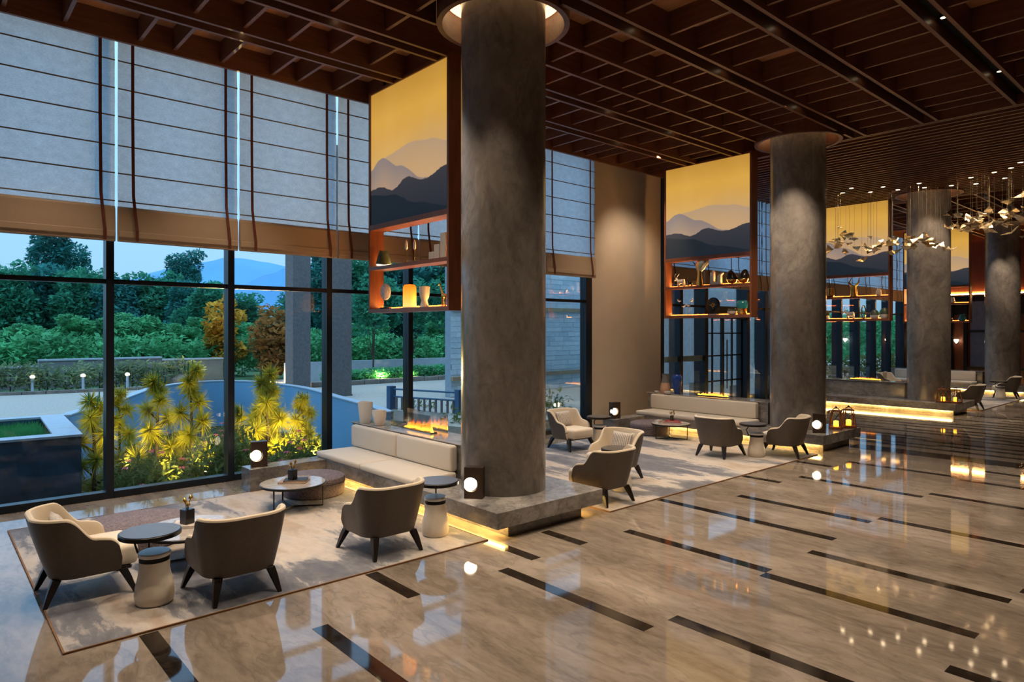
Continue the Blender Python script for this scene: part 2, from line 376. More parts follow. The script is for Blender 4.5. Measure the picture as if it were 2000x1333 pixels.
# ---- ceiling: wood deck, long boards in pairs, short cross ribs, slatted field in the middle
ceil = box('ceiling', MAT['deck'], -11.3, X1, Y0, Y1, 6.80, 7.0, kind='structure')
tag(ceil, 'dark walnut coffered ceiling of long paired beams and short ribs')
XB = [-9.47, -9.21, -8.245, -8.0, -7.27, -6.575, -5.79, -5.53, -4.48, -4.22, -3.0, -2.73, -1.62, -1.36, -.2, .06, 1.2, 1.46]
YS0, YS1 = 14.72, 23.35
bsrc = {}
def board(x, y0, y1):
    k = round(y1 - y0, 2)
    if k not in bsrc: bsrc[k] = box('beam', MAT['wood'], -.027, .027, -k / 2, k / 2, 0, .375, ceil); o = bsrc[k]
    else: o = inst('beam', bsrc[k], (0, 0, 0), ceil)
    o.location = (x, (y0 + y1) / 2, ZC)
def seg_clear(x, y0, y1):
    segs = [(y0, y1)]
    for yc in YC:
        d = .90 ** 2 - (x - XC) ** 2
        if d > 0:
            h = math.sqrt(d); ns = []
            for a, b in segs:
                if b <= yc - h or a >= yc + h: ns.append((a, b)); continue
                if a < yc - h: ns.append((a, yc - h))
                if b > yc + h: ns.append((yc + h, b))
            segs = ns
    return [s for s in segs if s[1] - s[0] > .1]
for x in [-10.62] + XB:
    for ya, yb in ((Y0, YS0), (YS1, Y1)):
        for a, b in seg_clear(x, ya, yb): board(x, a, b)
for a, b in [(-9.47, -9.21), (-8.245, -8.0), (-5.79, -5.53), (-4.48, -4.22), (-3.0, -2.73), (-1.62, -1.36), (-.2, .06)]:
    for ya, yb in ((Y0, YS0), (YS1, Y1)): box('beam_channel', MAT['black'], a + .03, b - .03, ya, yb, 6.60, 6.63, ceil)
for yy in (YS0 - .03, YS1 + .03): box('beam', MAT['woodx'], -10.6, X1, yy - .03, yy + .03, ZC, 6.80, ceil)
for yy in (5.55, 5.97): box('beam', MAT['woodx'], -5.84, -5.80 + .0, yy - .027, yy + .027, ZC, 6.80, ceil)
for yy in (5.50, 5.98): box('beam', MAT['woodx'], XC + .84, -5.82, yy - .027, yy + .027, ZC, 6.80, ceil)
bays = [(-10.59, -9.50, [.12, .81, 1.46, 2.35, 2.81, 3.48, 4.25, 4.68, 5.33]), (-9.18, -8.275, [1.5, 2.1, 2.68, 3.31, 3.92, 4.56, 5.22]), (-7.97, -7.30, [2.6, 3.4, 3.98, 4.78]),
        (-7.24, -6.605, [3.2, 4.1]), (-6.545, -5.82, [4.2, 5.0, 7.2, 8.08, 8.91, 9.35, 9.90, 10.64]), (-5.5, -4.51, [4.3, 5.2, 5.9, 6.84, 7.80, 8.48, 8.81, 9.45, 10.40, 11.08]),
        (-4.19, -3.03, [6.2, 7.0, 8.0, 8.50, 9.24, 9.93, 10.37, 11.07, 11.77, 12.49, 13.31]), (-2.70, -1.65, [8.2, 9.0, 9.76, 10.81, 11.26, 12.08, 12.41, 13.23]), (-1.33, -.23, [9., 10., 10.7])]
for x0, x1, ys in bays:
    ys = list(ys); y = ys[-1]
    while y < YS0 - .5: y += rng.choice([.42, .5, .58, .68, .78]); ys.append(y)
    y = YS1 + .3
    while y < 30: y += rng.choice([.6, .75, .9]); ys.append(y)
    src = None
    for y in ys:
        if (YS0 - .1 < y < YS1): continue
        if any(math.hypot(min(max(XC, x0), x1) - XC, y - yc) < .93 for yc in YC): continue
        if src is None: src = o = box('rib', MAT['woodx'], x0, x1, -.024, .024, 6.485, 6.80, ceil)
        else: o = inst('rib', src, (0, 0, 0), ceil)
        o.location = (0, y, 0)
src = None; y = YS0 + .06; i = 0
while y < YS1 - .05:
    segs = [(-10.6, X1)]
    for yc in YC:
        d = .90 ** 2 - (y - yc) ** 2
        if d > 0: segs = [(-10.6, XC - math.sqrt(d)), (XC + math.sqrt(d), X1)]
    for a, b in segs: box('slat', MAT['woodx'], a, b, y - .026, y + .026, 6.42, 6.54, ceil)
    y += .247
box('slat_backing', MAT['black'], -10.6, X1, YS0, YS1, 6.77, 6.795, ceil)
# ---- solid walls
tag(box('wall_left', MAT['plaster'], -11.2, -10.95, 12.28, 15.1, 0, 6.8, kind='structure'), 'plain beige plaster wall panel between the windows and the entrance')
tag(box('wall_right', MAT['plaster'], X1, X1 + .2, Y0, Y1, 0, 6.8, kind='structure'), 'beige wall on the far side of the hall')
tag(box('wall_back', MAT['plaster'], -11.2, X1, Y0 - .2, Y0, 0, 6.8, kind='structure'), 'beige wall behind the viewer')
wf = box('wall_front', MAT['framewood'], -11.2, X1, Y1, Y1 + .2, 0, 6.8, kind='structure'); tag(wf, 'dark wood panelled end wall with glowing cove')
box('panel_upper', wood('end_panel', (.08, .02, .010), (.16, .045, .02), .4, .5, 2), -10.9, -6.9, 35.95, 36., 4.15, 6.4, wf)
box('panel_dark', MAT['postmetal'], -10.9, -6.9, 35.93, 36., 3.1, 3.95, wf)
box('cove_light', MAT['shelfled'], -10.8, -6.9, 35.9, 35.94, 4.02, 4.06, wf); box('cove_ledge', MAT['framewood'], -10.8, -6.9, 35.75, 36., 3.93, 4.0, wf)
for a, b in [(-9.02, -8.2), (-7.9, -7.2)]: box('pane', plain('blue_screen_%d' % int(-a * 10), (.20, .30, .46), .3), a, b, 35.9, 35.96, .75, 3.7, wf)
for a in (-9.2, -8.1, -9.75): box('post', MAT['postmetal'], a - .07, a + .07, 35.8, 36., 0, 3.95, wf)
for z in (2.35, .68): box('rail', MAT['postmetal'], -9.2, -7., 35.82, 35.95, z - .05, z + .05, wf)
for x in (-9.55, -7.55):
    t = thing('wall_sconce', 'small glowing wall sconce on the dark end wall' if x < -9 else 'glowing wall sconce at the right of the dark end wall', 'wall lamp', (x, 35.82, 1.95))
    MB().lathe([(.02, -.16), (.09, -.05), (.09, .02)], n=16).build('shade', MAT['globe'], t, True); box('backplate', MAT['bronze'], -.04, .04, .05, .1, -.15, .1, t)
# ---- window wall
XW = -10.95
def window(n, y0, y1, zt=6.75, fin=.10, xd=.18, label=None, end=False):
    w_ = thing('window_%d' % n, label or 'tall dark framed window bay number %d of the glazed wall' % n, 'window'); del w_['category']; w_['kind'] = 'structure'
    box('mullion', MAT['metal'], XW - xd, XW + .02, y0 - fin / 2, y0 + fin / 2, 0, zt, w_)
    box('rail', MAT['metal'], XW - .14, XW + .03, y0 + fin / 2, y1 - fin / 2, 0, .10, w_)
    box('transom', MAT['metal'], XW - .12, XW, y0 + fin / 2, y1 - fin / 2, 3.06, 3.125, w_)
    box('pane', MAT['glass'], XW - .075, XW - .065, y0 + fin / 2, y1 - fin / 2, .10, 3.06, w_)
    box('pane', MAT['glass'], XW - .075, XW - .065, y0 + fin / 2, y1 - fin / 2, 3.125, zt, w_)
    if end: box('mullion', MAT['metal'], XW - xd, XW + .02, y1 - fin / 2, y1 + fin / 2, 0, zt, w_)
    return w_
k = 0
my = [2.05 + 1.68 * i for i in range(-5, 7)]
for i in range(len(my) - 1):
    k += 1; window(k, my[i], my[i + 1], end=(i == len(my) - 2))
tag(box('trim_1', MAT['metal'], -11.3, -10.93, Y0, my[0], 0, 6.8, kind='structure'), 'dark cladding at the near end of the window wall')
tag(box('trim_2', MAT['metal'], -11.14, -10.93, my[-1] + .05, 12.29, 0, 6.8, kind='structure'), 'dark vertical closing strip beside the beige wall')
ent = [(15.17, .12), (16.05, .14), (17.32, .16), (19.7, .16), (20.85, .14), (21.66, .10)]
for i in range(len(ent) - 1):
    if i == 2: continue
    k += 1
    w_ = window(k, ent[i][0], ent[i + 1][0], fin=ent[i][1], xd=.36, label='tall narrow glass side light beside the entrance doors, bay %d' % (i + 1))
    if i < 3: box('glass_decal', plain('blue_decal_%d' % i, (.30, .50, .62), .4), XW - .064, XW - .06, ent[i][0] + .08, ent[i + 1][0] - .08, 1.50, 1.66, w_)
d1 = thing('door_1', 'double glass entrance door with thin dark glazing bars', 'door'); del d1['category']; d1['kind'] = 'structure'
ya, yb = 17.32, 19.7
box('door_post', MAT['postmetal'], XW - .36, XW + .02, ya - .08, ya + .08, 0, 6.75, d1)
box('transom', MAT['postmetal'], XW - .3, XW, ya + .08, yb - .08, 2.75, 3.12, d1)
box('pane', MAT['glass'], XW - .2, XW - .19, ya + .08, yb - .08, 3.12, 6.75, d1)
ym_ = (ya + yb) / 2
for s_, (a, b) in enumerate([(ya + .08, ym_), (ym_, yb - .08)]):
    lf = box('door_leaf', MAT['glass'], XW - .2, XW - .19, a, b, 0.02, 2.75, d1)
    for yy in (a + .03, b - .03): box('stile', MAT['postmetal'], XW - .23, XW - .16, yy - .03, yy + .03, .02, 2.75, lf)
    box('muntin', MAT['postmetal'], XW - .22, XW - .17, (a + b) / 2 - .02, (a + b) / 2 + .02, .02, 2.75, lf)
    for z in (.06, .85, 1.62, 2.3): box('muntin', MAT['postmetal'], XW - .22, XW - .17, a, b, z - .02, z + .02, lf)
    hy = ym_ + (-.12 if s_ == 0 else .12)
    MB().tube([(XW - .1, hy, .6), (XW - .1, hy, 2.1)], .018).build('handle', MAT['bronze'], lf, True)
fy = [21.66 + 1.68 * i for i in range(8)]
for i in range(7):
    k += 1; window(k, fy[i], fy[i + 1], fin=.12, xd=.34, end=(i == 6), label='far window bay %d with deep dark fins' % (i + 1))
tag(box('wall_left_far', MAT['framewood'], -11.2, -10.95, 33.48, Y1, 0, 6.8, kind='structure'), 'dark wood wall piece at the far end of the windows')
# ---- roman shades
def shade(y0, y1, label, proto=[None]):
    L = y1 - y0
    if proto[0] is None or abs(proto[0]['len'] - L) > .01:
        t = thing('roman_shade', label, 'window shade', (-10.72, y0, 0)); proto[0] = t; t['len'] = L
        zs = [6.18, 5.79, 5.40, 4.99, 4.60, 4.21]
        v = []; f = []; ny = 12; zz = [6.798]
        for z in zs: zz += [z + .2, z + .01]
        zz.append(4.10)
        for j, z in enumerate(zz):
            for i in range(ny + 1):
                v.append((.012 * sin(j * 2.1 + i * .8) * (.4 + .6 * (j % 2)), .018 + (L - .036) * i / ny, z))
        for j in range(len(zz) - 1):
            for i in range(ny): a = j * (ny + 1) + i; f.append((a, a + 1, a + ny + 2, a + ny + 1))
        MB().add(v, f).build('fabric', MAT['sheer'], t, True)
        for z in zs: MB().tube([(.016, .02, z), (.016, L - .02, z)], .010, 6).build('batten', MAT['batten'], t, True)
        m = MB(); prof = [(.0, 4.14), (.03, 4.10), (.045, 3.9), (.05, 3.74), (.04, 3.655), (.01, 3.64), (-.02, 3.66), (-.03, 3.8), (-.02, 4.1)]
        m.add([(x, yy, z) for yy in (.016, L - .016) for x, z in prof], [(i, (i + 1) % 9, 9 + (i + 1) % 9, 9 + i) for i in range(9)] + [tuple(range(9)), tuple(range(17, 8, -1))])
        h = m.build('hem_band', MAT['hem'], t, False)
        box('fold', MAT['hem'], .03, .062, .02, L - .02, 3.70, 3.79, h, .01)
        for yy in (.20, L - .20):
            m = MB(); P = [(.028, 6.79), (.03, 5.4), (.03, 4.3), (.062, 4.0), (.085, 3.80), (.07, 3.655)]
            dy = [0, 0, .01, .03, .045, .05]
            vs = []
            for (x, z), d in zip(P, dy): vs += [(x, yy + d - .02, z), (x, yy + d + .02, z), (x - .006, yy + d + .02, z), (x - .006, yy + d - .02, z)]
            fs = [(4 * i + a, 4 * i + (a + 1) % 4, 4 * i + 4 + (a + 1) % 4, 4 * i + 4 + a) for i in range(len(P) - 1) for a in range(4)]
            m.add(vs, fs + [(0, 1, 2, 3), (23, 22, 21, 20)]).build('tape', MAT['tape'], t)
        return t
    t = copy_tree(proto[0]); t.location = (-10.72, y0, 0); t['label'] = label; return t
names = ['in front of the window nearest the viewer', 'at the left edge above the planter', 'second from the left edge above the pines', 'third from left, above the bench lamp', 'partly behind the nearest hanging picture', 'behind the nearest marble column', 'last one before the beige wall']
off = .035
for i in range(2, len(my) - 1):
    j = i - 2
    lab = 'sheer grey roman shade with red brown tapes ' + (names[j - 2] if 2 <= j < 9 else 'behind the viewer, number %d' % j)
    shade(my[i] + off, my[i + 1] + off, lab).__setitem__('group', 'roman shades of the window wall')
sy = 15.12
for i in range(11):
    t = shade(sy, sy + 1.66, 'sheer roman shade above the entrance doors and side lights' if i < 4 else 'sheer roman shade above the far windows with deep fins'); t['group'] = 'entrance roman shades' if i < 4 else 'far roman shades'; sy += 1.68
# ---- columns with collars
for i, yc in enumerate(YC):
    nm = ['nearest massive round grey marble column in the foreground', 'second round grey marble column from the viewer, behind two lanterns', 'third round marble column, behind the hanging birds', 'farthest round marble column at the right edge'][i]
    t = thing('column', nm, 'column', (XC, yc, 0), R(40 * i), 'marble columns')
    MB().lathe([(.555, .34), (.555, 3.6), (.555, 6.80)], n=96).build('shaft', MAT['column'], t, True)
    MB().lathe([(.87, ZC - .03), (.87, 6.79), (.80, 6.79), (.80, ZC - .03), (.87, ZC - .03)], n=64, cap=False).build('collar', MAT['wood'], t, True)
    MB().lathe([(.60, 6.735), (.78, 6.735), (.78, 6.75), (.60, 6.75), (.60, 6.735)], n=48, cap=False).build('cove_light', emit('cove_%d' % i, (1, .66, .32), 1.6), t)
# ================================================================== PLATFORMS, SOFAS, FIRES
ord_ = ['nearest', 'second', 'third', 'farthest']
def platform(i, yc):
    p = thing('marble_platform', '%s low marble platform with yellow underglow carrying a round column' % ord_[i], 'platform', (0, yc, 0), 0, 'column platforms')
    box('slab', MAT['slab'], -10.32, -5.735, -.895, .895, .15, .34, p, .006)
    box('plinth', MAT['slab'], -10.2, -5.86, -.625, .625, 0, .15, p)
    for s in (-1, 1):
        a, b = sorted((s * .64, s * .665)); box('led_strip', MAT['led'], -10.1, -5.9, a, b, .13, .148, p)
    bw = thing('fire_wall', '%s low marble back wall with a flame trough on top' % ord_[i], 'wall bench', (0, yc, .34), 0, 'marble sofa back walls')
    box('body', MAT['slab'], -10.5, -7.27, -.13, .40, 0, .46, bw, .005)
    box('top', MAT['tabletop'], -10.52, -7.25, -.15, .42, .46, .475, bw, .003)
    return p
def cushion(name, label, cat, cx, cy, z0, L, D, H_, bev=.035, group=None, crown=.012):
    t = MB().box(-L / 2, L / 2, -D / 2, D / 2, 0, H_).build(name, MAT['creamseat'], None, True, bev, 4)
    t.location = (cx, cy, z0); return tag(t, label, cat, group)
def sofa(yc, s=-1, two=True, who='nearest'):
    xs = [(-10.28, -8.86), (-8.85, -7.43)] if two else [(-10.28, -7.43)]
    for j, (a, b) in enumerate(xs):
        side = (['window end half of', 'column end half of'][j] if two else 'long')
        cushion('seat_cushion', 'cream seat cushion, %s the %s marble sofa' % (side, who), 'cushion', (a + b) / 2, yc + s * .55, .34, b - a, .72, .095, .032, 'sofa seat cushions')
        t = cushion('back_cushion', 'cream back cushion, %s the %s marble sofa' % (side, who), 'cushion', (a + b) / 2 - .04, yc + s * .205, .437, b - a, .125, .36, .04, 'sofa back cushions')
def fire(x, yc, z, L, who, h=.30, tall=1.):
    t = thing('fire_feature', '%s row of orange flames behind clear glass guards' % who, 'fireplace', (x, yc, z), 0, 'flame troughs')
    box('tray', MAT['darkrim'], -L / 2, L / 2, -.06, .06, 0, .02, t)
    rg = random.Random(int(L * 100) + len(who)); m = MB(); n = int(L * 26)
    for q in range(n):
        px = -L / 2 + L * (q + .5) / n; hh = (.07 + .13 * rg.random()) * tall * (1 - .55 * abs(2 * q / n - 1) ** 2)
        dx = rg.uniform(-.02, .02); yy = rg.uniform(-.03, .03)
        m.lathe([(.016, .015), (.030, .2 * hh), (.022, .5 * hh), (.009, .8 * hh), (.001, hh)], (px, yy, .01), 7, 1.3, .6, True, lambda p, a: Vector((p.x + dx * (p.z / .1) ** 1.5 * .7, p.y, p.z)))
    m.build('flames', MAT['flame'], t, True, kind='stuff')
    for s in (-1, 1):
        box('glass_guard', MAT['clear'], -L / 2 - .14, L / 2 + .14, s * .16 - .004, s * .16 + .004, 0, h, t)
        box('glass_guard', MAT['clear'], s * (L / 2 + .14) - .004, s * (L / 2 + .14) + .004, -.155, .155, 0, h, t)
for i, yc in enumerate(YC): platform(i, yc)
sofa(YC[0], who='nearest'); sofa(YC[1], two=False, who='second'); sofa(YC[3], who='farthest')
ZT = .34 + .475
fire(-8.86, YC[0] + .13, ZT, .84, 'nearest'); fire(-8.80, YC[1] + .13, ZT, .80, 'second', .30, .55); fire(-8.5, YC[2] + .13, ZT, .9, 'third', .3, .5)
def endbench(yb, who):
    t = thing('end_bench', '%s narrow marble bench block at the window end of the sofa' % who, 'bench', (-10.13, yb, 0), 0, 'marble end benches')
    box('block', MAT['slab'], -.175, .175, -.6, .6, 0, .34, t, .005)
endbench(4.265, 'nearest'); endbench(12.565, 'second')
# ---- ring lamps: dark bronze block with a round opening and a glowing globe
def ring_lamp(x, y, z, rz, label, first=[None], sc=1.0):
    if first[0] is None:
        t = thing('globe_lamp', label, 'lamp', group='bronze globe lamps'); first[0] = t
        w_, h_, d_, r_, cz, cx = .115, .38, .065, .088, .17, -.035
        n = 48; outer = []; inner = []
        for i in range(n):
            a = 2 * pi * i / n; c, s = cos(a), sin(a); inner.append((cx + r_ * c, cz + r_ * s))
            ks = []
            if c > 1e-6: ks.append((w_ - cx) / c)
            if c < -1e-6: ks.append((-w_ - cx) / c)
            if s > 1e-6: ks.append((h_ - cz) / s)
            if s < -1e-6: ks.append((0 - cz) / s)
            kk = min(ks); outer.append((cx + kk * c, cz + kk * s))
        for q, cr in enumerate([(w_, h_), (-w_, h_), (-w_, 0), (w_, 0)]):
            bi = min(range(n), key=lambda i: (outer[i][0] - cr[0]) ** 2 + (outer[i][1] - cr[1]) ** 2); outer[bi] = cr
        vs = [(x_, yy, z_) for yy in (-d_, d_) for ring in (outer, inner) for x_, z_ in ring]; fs = []
        for i in range(n):
            j = (i + 1) % n
            fs += [(i, j, n + j, n + i), (2 * n + j, 2 * n + i, 3 * n + i, 3 * n + j), (j, i, 2 * n + i, 2 * n + j), (n + i, n + j, 3 * n + j, 3 * n + i)]
        MB().add(vs, fs).build('body', MAT['bronze'], t)
        MB().lathe([(.001, -.08)] + [(.08 * sin(pi * a / 14), -.08 * cos(pi * a / 14)) for a in range(1, 14)] + [(.001, .08)], (cx - .012, -.02, cz), 28).build('globe', MAT['globe'], t, True)
    else: t = copy_tree(first[0]); t['label'] = label
    t.location = (x, y, z); t.rotation_euler = (0, 0, rz)
ring_lamp(-6.47, 5.12, .34, R(38), 'bronze block lamp with glowing globe at the foot of the nearest column')
ring_lamp(-10.12, 3.86, .34, R(75), 'bronze block lamp with glowing globe on the nearest end bench')
ring_lamp(-10.1, 12.15, .34, R(75), 'bronze block lamp with glowing globe by the beige wall')
ring_lamp(-5.97, 13.5, .34, R(30), 'bronze block lamp with glowing globe beside the lanterns at the second column')
# ================================================================== CARPETS
def carpet(x0, x1, y0, y1, label):
    t = thing('carpet', label, 'carpet', (0, 0, 0), 0, 'lounge carpets')
    box('pile', MAT['carpet'], x0 + .012, x1 - .012, y0 + .012, y1 - .012, 0.0005, .014, t)
    m = MB()
    for a, b, c, d in [(x0, x1, y0, y0 + .014), (x0, x1, y1 - .014, y1), (x0, x0 + .014, y0 + .014, y1 - .014), (x1 - .014, x1, y0 + .014, y1 - .014)]: m.box(a, b, c, d, .0005, .016)
    m.build('binding', MAT['carpetedge'], t)
carpet(-9.95, -5.89, .80, 4.86, 'abstract grey beige carpet under the nearest seating group')
carpet(-9.95, -5.735, 6.80, 12.92, 'abstract grey beige carpet between the nearest and second columns')
carpet(-9.95, -5.65, 23.5, 29.6, 'pale carpet in the far seating group beyond the third column')
# ================================================================== ARMCHAIRS
def plan(t):
    # outer outline of the tub, t 0..1 from left arm front round the back to the right arm front (local front = +y)
    yf, yb, hw, r = .225, -.345, .365, .25
    l1 = yf - (yb + r); arc = pi / 2 * r; l2 = 2 * (hw - r); tot = 2 * l1 + 2 * arc + l2; s = t * tot
    if s < l1: return Vector((-hw, yf - s)), Vector((-1, 0))
    s -= l1
    if s < arc: a = s / r; return Vector((-hw + r - r * cos(a), yb + r - r * sin(a))), Vector((-cos(a), -sin(a)))
    s -= arc
    if s < l2: return Vector((-hw + r + s, yb)), Vector((0, -1))
    s -= l2
    if s < arc: a = s / r; return Vector((hw - r + r * sin(a), yb + r - r * cos(a))), Vector((sin(a), -cos(a)))
    s -= arc; return Vector((hw, yb + r + s)), Vector((1, 0))
def sst(a, b, x): x = max(0, min(1, (x - a) / (b - a))); return x * x * (3 - 2 * x)
def htop(p):
    y = p.y; back = sst(.02, -.20, y); h = .535 + .205 * back
    return h - .03 * (1 - back) * sst(.0, .2, y)
def make_chair(name, label, mshell, mlin, mseat, mleg):
    t = thing(name, label, 'armchair'); n = 72; rows = 7; z0 = .215; th = .052
    out = []; inn = []
    for i in range(n + 1):
        p, nn = plan(i / n); ht = htop(p); yf = .225
        d = max(0., (p.y - (yf - .10)) / .10); ht -= .16 * (1 - math.sqrt(max(0, 1 - d * d))) if d > 0 else 0
        co, ci = [], []
        for j in range(rows):
            f = j / (rows - 1); z = z0 + (ht - z0) * f
            lean = (z - z0) * (.16 * max(0, -nn.y) + .03) - .035 * (1 - f) ** 2
            taper = -.012 * (1 - f)
            q = p + nn * (lean + taper); co.append((q.x, q.y, z)); q2 = p + nn * (lean + taper - th); ci.append((q2.x, q2.y, z))
        out.append(co); inn.append(ci)
    v = [c for col in out for c in col]; f = []
    for i in range(n):
        for j in range(rows - 1): a = i * rows + j; f.append((a, a + rows, a + rows + 1, a + 1))
    base = len(v)
    v += [(q[0], q[1], z0) for q in [c[0] for c in inn]]
    for i in range(n): f.append((i * rows, base + i, base + i + 1, (i + 1) * rows))
    MB().add(v, f).build('outer_shell', mshell, t, True)
    # lining: inner face, rolled top edge and the arm fronts
    v = []; f = []; K = rows + 5
    for i in range(n + 1):
        co, ci = out[i], inn[i]; top_o = Vector(co[-1]); top_i = Vector(ci[-1]); mid = (top_o + top_i) / 2; half = (top_o - top_i) / 2; r_ = half.length
        v += ci
        for a in (45, 90, 135, 172, 180): v.append(tuple(mid - half * cos(R(a)) + Vector((0, 0, r_ * .9 * sin(R(a))))))
    for i in range(n):
        for j in range(K - 1): a = i * K + j; f.append((a + K, a, a + 1, a + K + 1))
    nb = len(v)
    v += out[0] + out[n]
    for j in range(rows - 1):
        f.append((j, nb + j, nb + j + 1, j + 1)); f.append((n * K + j + 1, nb + rows + j + 1, nb + rows + j, n * K + j))
    MB().add(v, f).build('lining', mlin, t, True)
    s = MB().prism([(-.30, .375), (-.30, -.09), (-.18, -.235), (.18, -.235), (.30, -.09), (.30, .375)], .235, .425).build('seat_cushion', mseat, t, True, .05, 4)
    poly = [(x, y) for x, y in [(-.30, .315), (-.30, -.13), (-.18, -.275), (.18, -.275), (.30, -.13), (.30, .315)]]
    MB().prism(poly, .208, .236).build('base_frame', mleg, t, False, .006)
    for sx in (-1, 1):
        for fx, fy, tx, ty in ((.355, .335, .29, .24), (.285, -.345, .23, -.25)):
            m = MB(); P = [(tx * sx, ty, .222), ((tx + (fx - tx) * .35) * sx, ty + (fy - ty) * .35, .15), (fx * sx, fy, 0)]
            vs = []
            for (x, y, z), r_ in zip(P, (.036, .032, .017)): vs += [(x - r_, y - r_, z), (x + r_, y - r_, z), (x + r_, y + r_, z), (x - r_, y + r_, z)]
            m.add(vs, [(3, 2, 1, 0), (8, 9, 10, 11)] + [(4 * i + a, 4 * i + (a + 1) % 4, 4 * i + 4 + (a + 1) % 4, 4 * i + 4 + a) for i in range(2) for a in range(4)])
            m.build('leg', mleg, t, False, .004)
    return t
ch = make_chair('armchair', '', MAT['leather'], MAT['cream'], MAT['creamseat'], MAT['legwood'])
G = 'taupe leather tub armchairs'
chairs = [((-7.21, 1.155), 0, 'taupe armchair with patterned cushion at the left edge of the nearest carpet'), ((-6.335, 2.19), 90, 'taupe armchair seen from behind, next to the leftmost drum table'), ((-6.437, 3.80), 90, 'taupe armchair seen from behind, nearest the foreground column'),
          ((-9.372, 9.88), -90, 'taupe armchair with patterned cushion by the stone wall window'), ((-6.98, 8.387), 180, 'taupe armchair with blue grey cushion facing the foreground column'), ((-6.223, 7.19), 90, 'taupe armchair seen from behind, just right of the foreground platform'),
          ((-6.945, 11.43), 3, 'taupe armchair with its back to the viewer in front of the second sofa'), ((-6.15, 12.42), 99, 'taupe armchair beside the second column, back turned to the hall'), ((-6.03, 23.72), 90, 'taupe armchair just beyond the third column platform'), ((-6.15, 28.75), 95, 'taupe armchair at the right edge by the farthest column'), ((-9.5, 27.6), -100, 'pale backed armchair in the far group near the windows')]
for i, ((x, y), a, lab) in enumerate(chairs): put(ch, i == 0, (x, y, .014 if i != 99 else 0), R(a), lab, G)
def pillow(x, y, z, rz, label, mat):
    v = []; f = []; nx, ny = 12, 9; W, Hh = .44, .33
    for s in (1, -1):
        for j in range(ny + 1):
            for i in range(nx + 1):
                u = 2 * i / nx - 1; w_ = 2 * j / ny - 1
                v.append((u * W / 2 * (1 - .05 * (1 - w_ * w_)), s * .058 * ((1 - u ** 4) * (1 - w_ ** 4)) ** .55, Hh / 2 + w_ * Hh / 2 * (1 - .05 * (1 - u * u))))
    o = (nx + 1) * (ny + 1)
    for s in (0, 1):
        for j in range(ny):
            for i in range(nx):
                a = s * o + j * (nx + 1) + i; q = (a, a + 1, a + nx + 2, a + nx + 1); f.append(q if s else q[::-1])
    t = MB().add(v, f).build('throw_pillow', mat, None, None)
    for p in t.data.polygons: p.use_smooth = True
    t.location = (x, y, z); t.rotation_euler = (R(20), 0, rz); tag(t, label, 'pillow', 'patterned throw pillows')
def on_chair(i): (x, y), a, _ = chairs[i]; a = R(a); return x - sin(a) * -.13, y + cos(a) * -.13, .425, a
for i, lab in ((0, 'patterned pillow on the leftmost armchair'), (3, 'brown patterned pillow on the armchair by the stone wall window'), (4, 'blue grey patterned pillow on the armchair facing the foreground column')):
    x, y, z, a = on_chair(i); pillow(x, y, z, a, lab, MAT['cushion'])
# ================================================================== DRUM SIDE TABLES
def make_drum():
    t = thing('drum_table', '', 'side table')
    MB().lathe([(.135, 0), (.152, .02), (.160, .08), (.152, .15), (.132, .24), (.122, .30), (.124, .37)], n=40).build('body', MAT['drum'], t, True)
    MB().lathe([(.120, .37), (.122, .372), (.122, .408), (.120, .41)], n=40).build('band', MAT['darkrim'], t, True)
    MB().lathe([(.124, .41), (.130, .415), (.130, .438), (.122, .448)], n=40).build('lid', MAT['white'], t, True)
    tr = MB().lathe([(.235, .575), (.250, .580), (.250, .612), (.245, .616)], (.06, .0, 0), 48).build('tray', MAT['darkrim'], t, True)
    MB().lathe([(.238, .6165), (.238, .620)], (.06, 0, 0), 48).build('tray_inlay', MAT['darktop'], tr, True)
    MB().tube([(.128, .03, .39), (.150, .06, .43), (.17, .07, .50), (.12, .03, .576)], .010, 8).build('arm', MAT['darkrim'], t, True)
    return t
dt = make_drum(); G = 'white drum side tables with dark trays'
for i, (x, y, a, lab) in enumerate([(-6.48, 1.555, 200, 'leftmost drum side table with dark round tray, between the two front armchairs'), (-6.45, 4.52, 120, 'drum side table with dark tray beside the foreground platform'), (-9.05, 10.42, 150, 'drum side table beside the armchair at the stone wall window'),
                                    (-6.40, 7.85, 190, 'drum side table half hidden between two armchairs right of the foreground column'), (-6.42, 11.86, 200, 'drum side table between the two armchairs at the second column'), (-6.15, 28.02, 200, 'far drum side table near the right edge')]):
    put(dt, i == 0, (x, y, .014), R(a), lab, G)
# ================================================================== OTTOMANS AND COFFEE TABLES
def ottoman(x, y, sx, sy, rz, label):
    t = thing('ottoman', label, 'ottoman', (x, y, .014), rz, 'woven ottomans')
    MB().lathe([(.41, 0), (.43, .02), (.435, .10), (.43, .175)], n=56, sx=sx, sy=sy).build('base', MAT['weave'], t, True)
    MB().lathe([(.415, .176), (.44, .19), (.445, .22), (.43, .255), (.39, .275), (.25, .288), (.01, .292)], n=56, sx=sx, sy=sy).build('top_cushion', MAT['weave'], t, True)
    MB().tube([(.436 * sx * cos(a), .436 * sy * sin(a), .176) for a in [2 * pi * i / 56 for i in range(57)]], .008, 6).build('piping', MAT['weave'], t, True)
ottoman(-9.24, 4.33, 1., 1., 0, 'round woven grey ottoman in front of the nearest sofa')
ottoman(-8.42, 1.80, .98, 1.32, 0, 'purple grey woven ottoman behind the front coffee table')
ottoman(-9.47, 12.62, 1., 1., 0, 'purple woven ottoman by the second sofa')
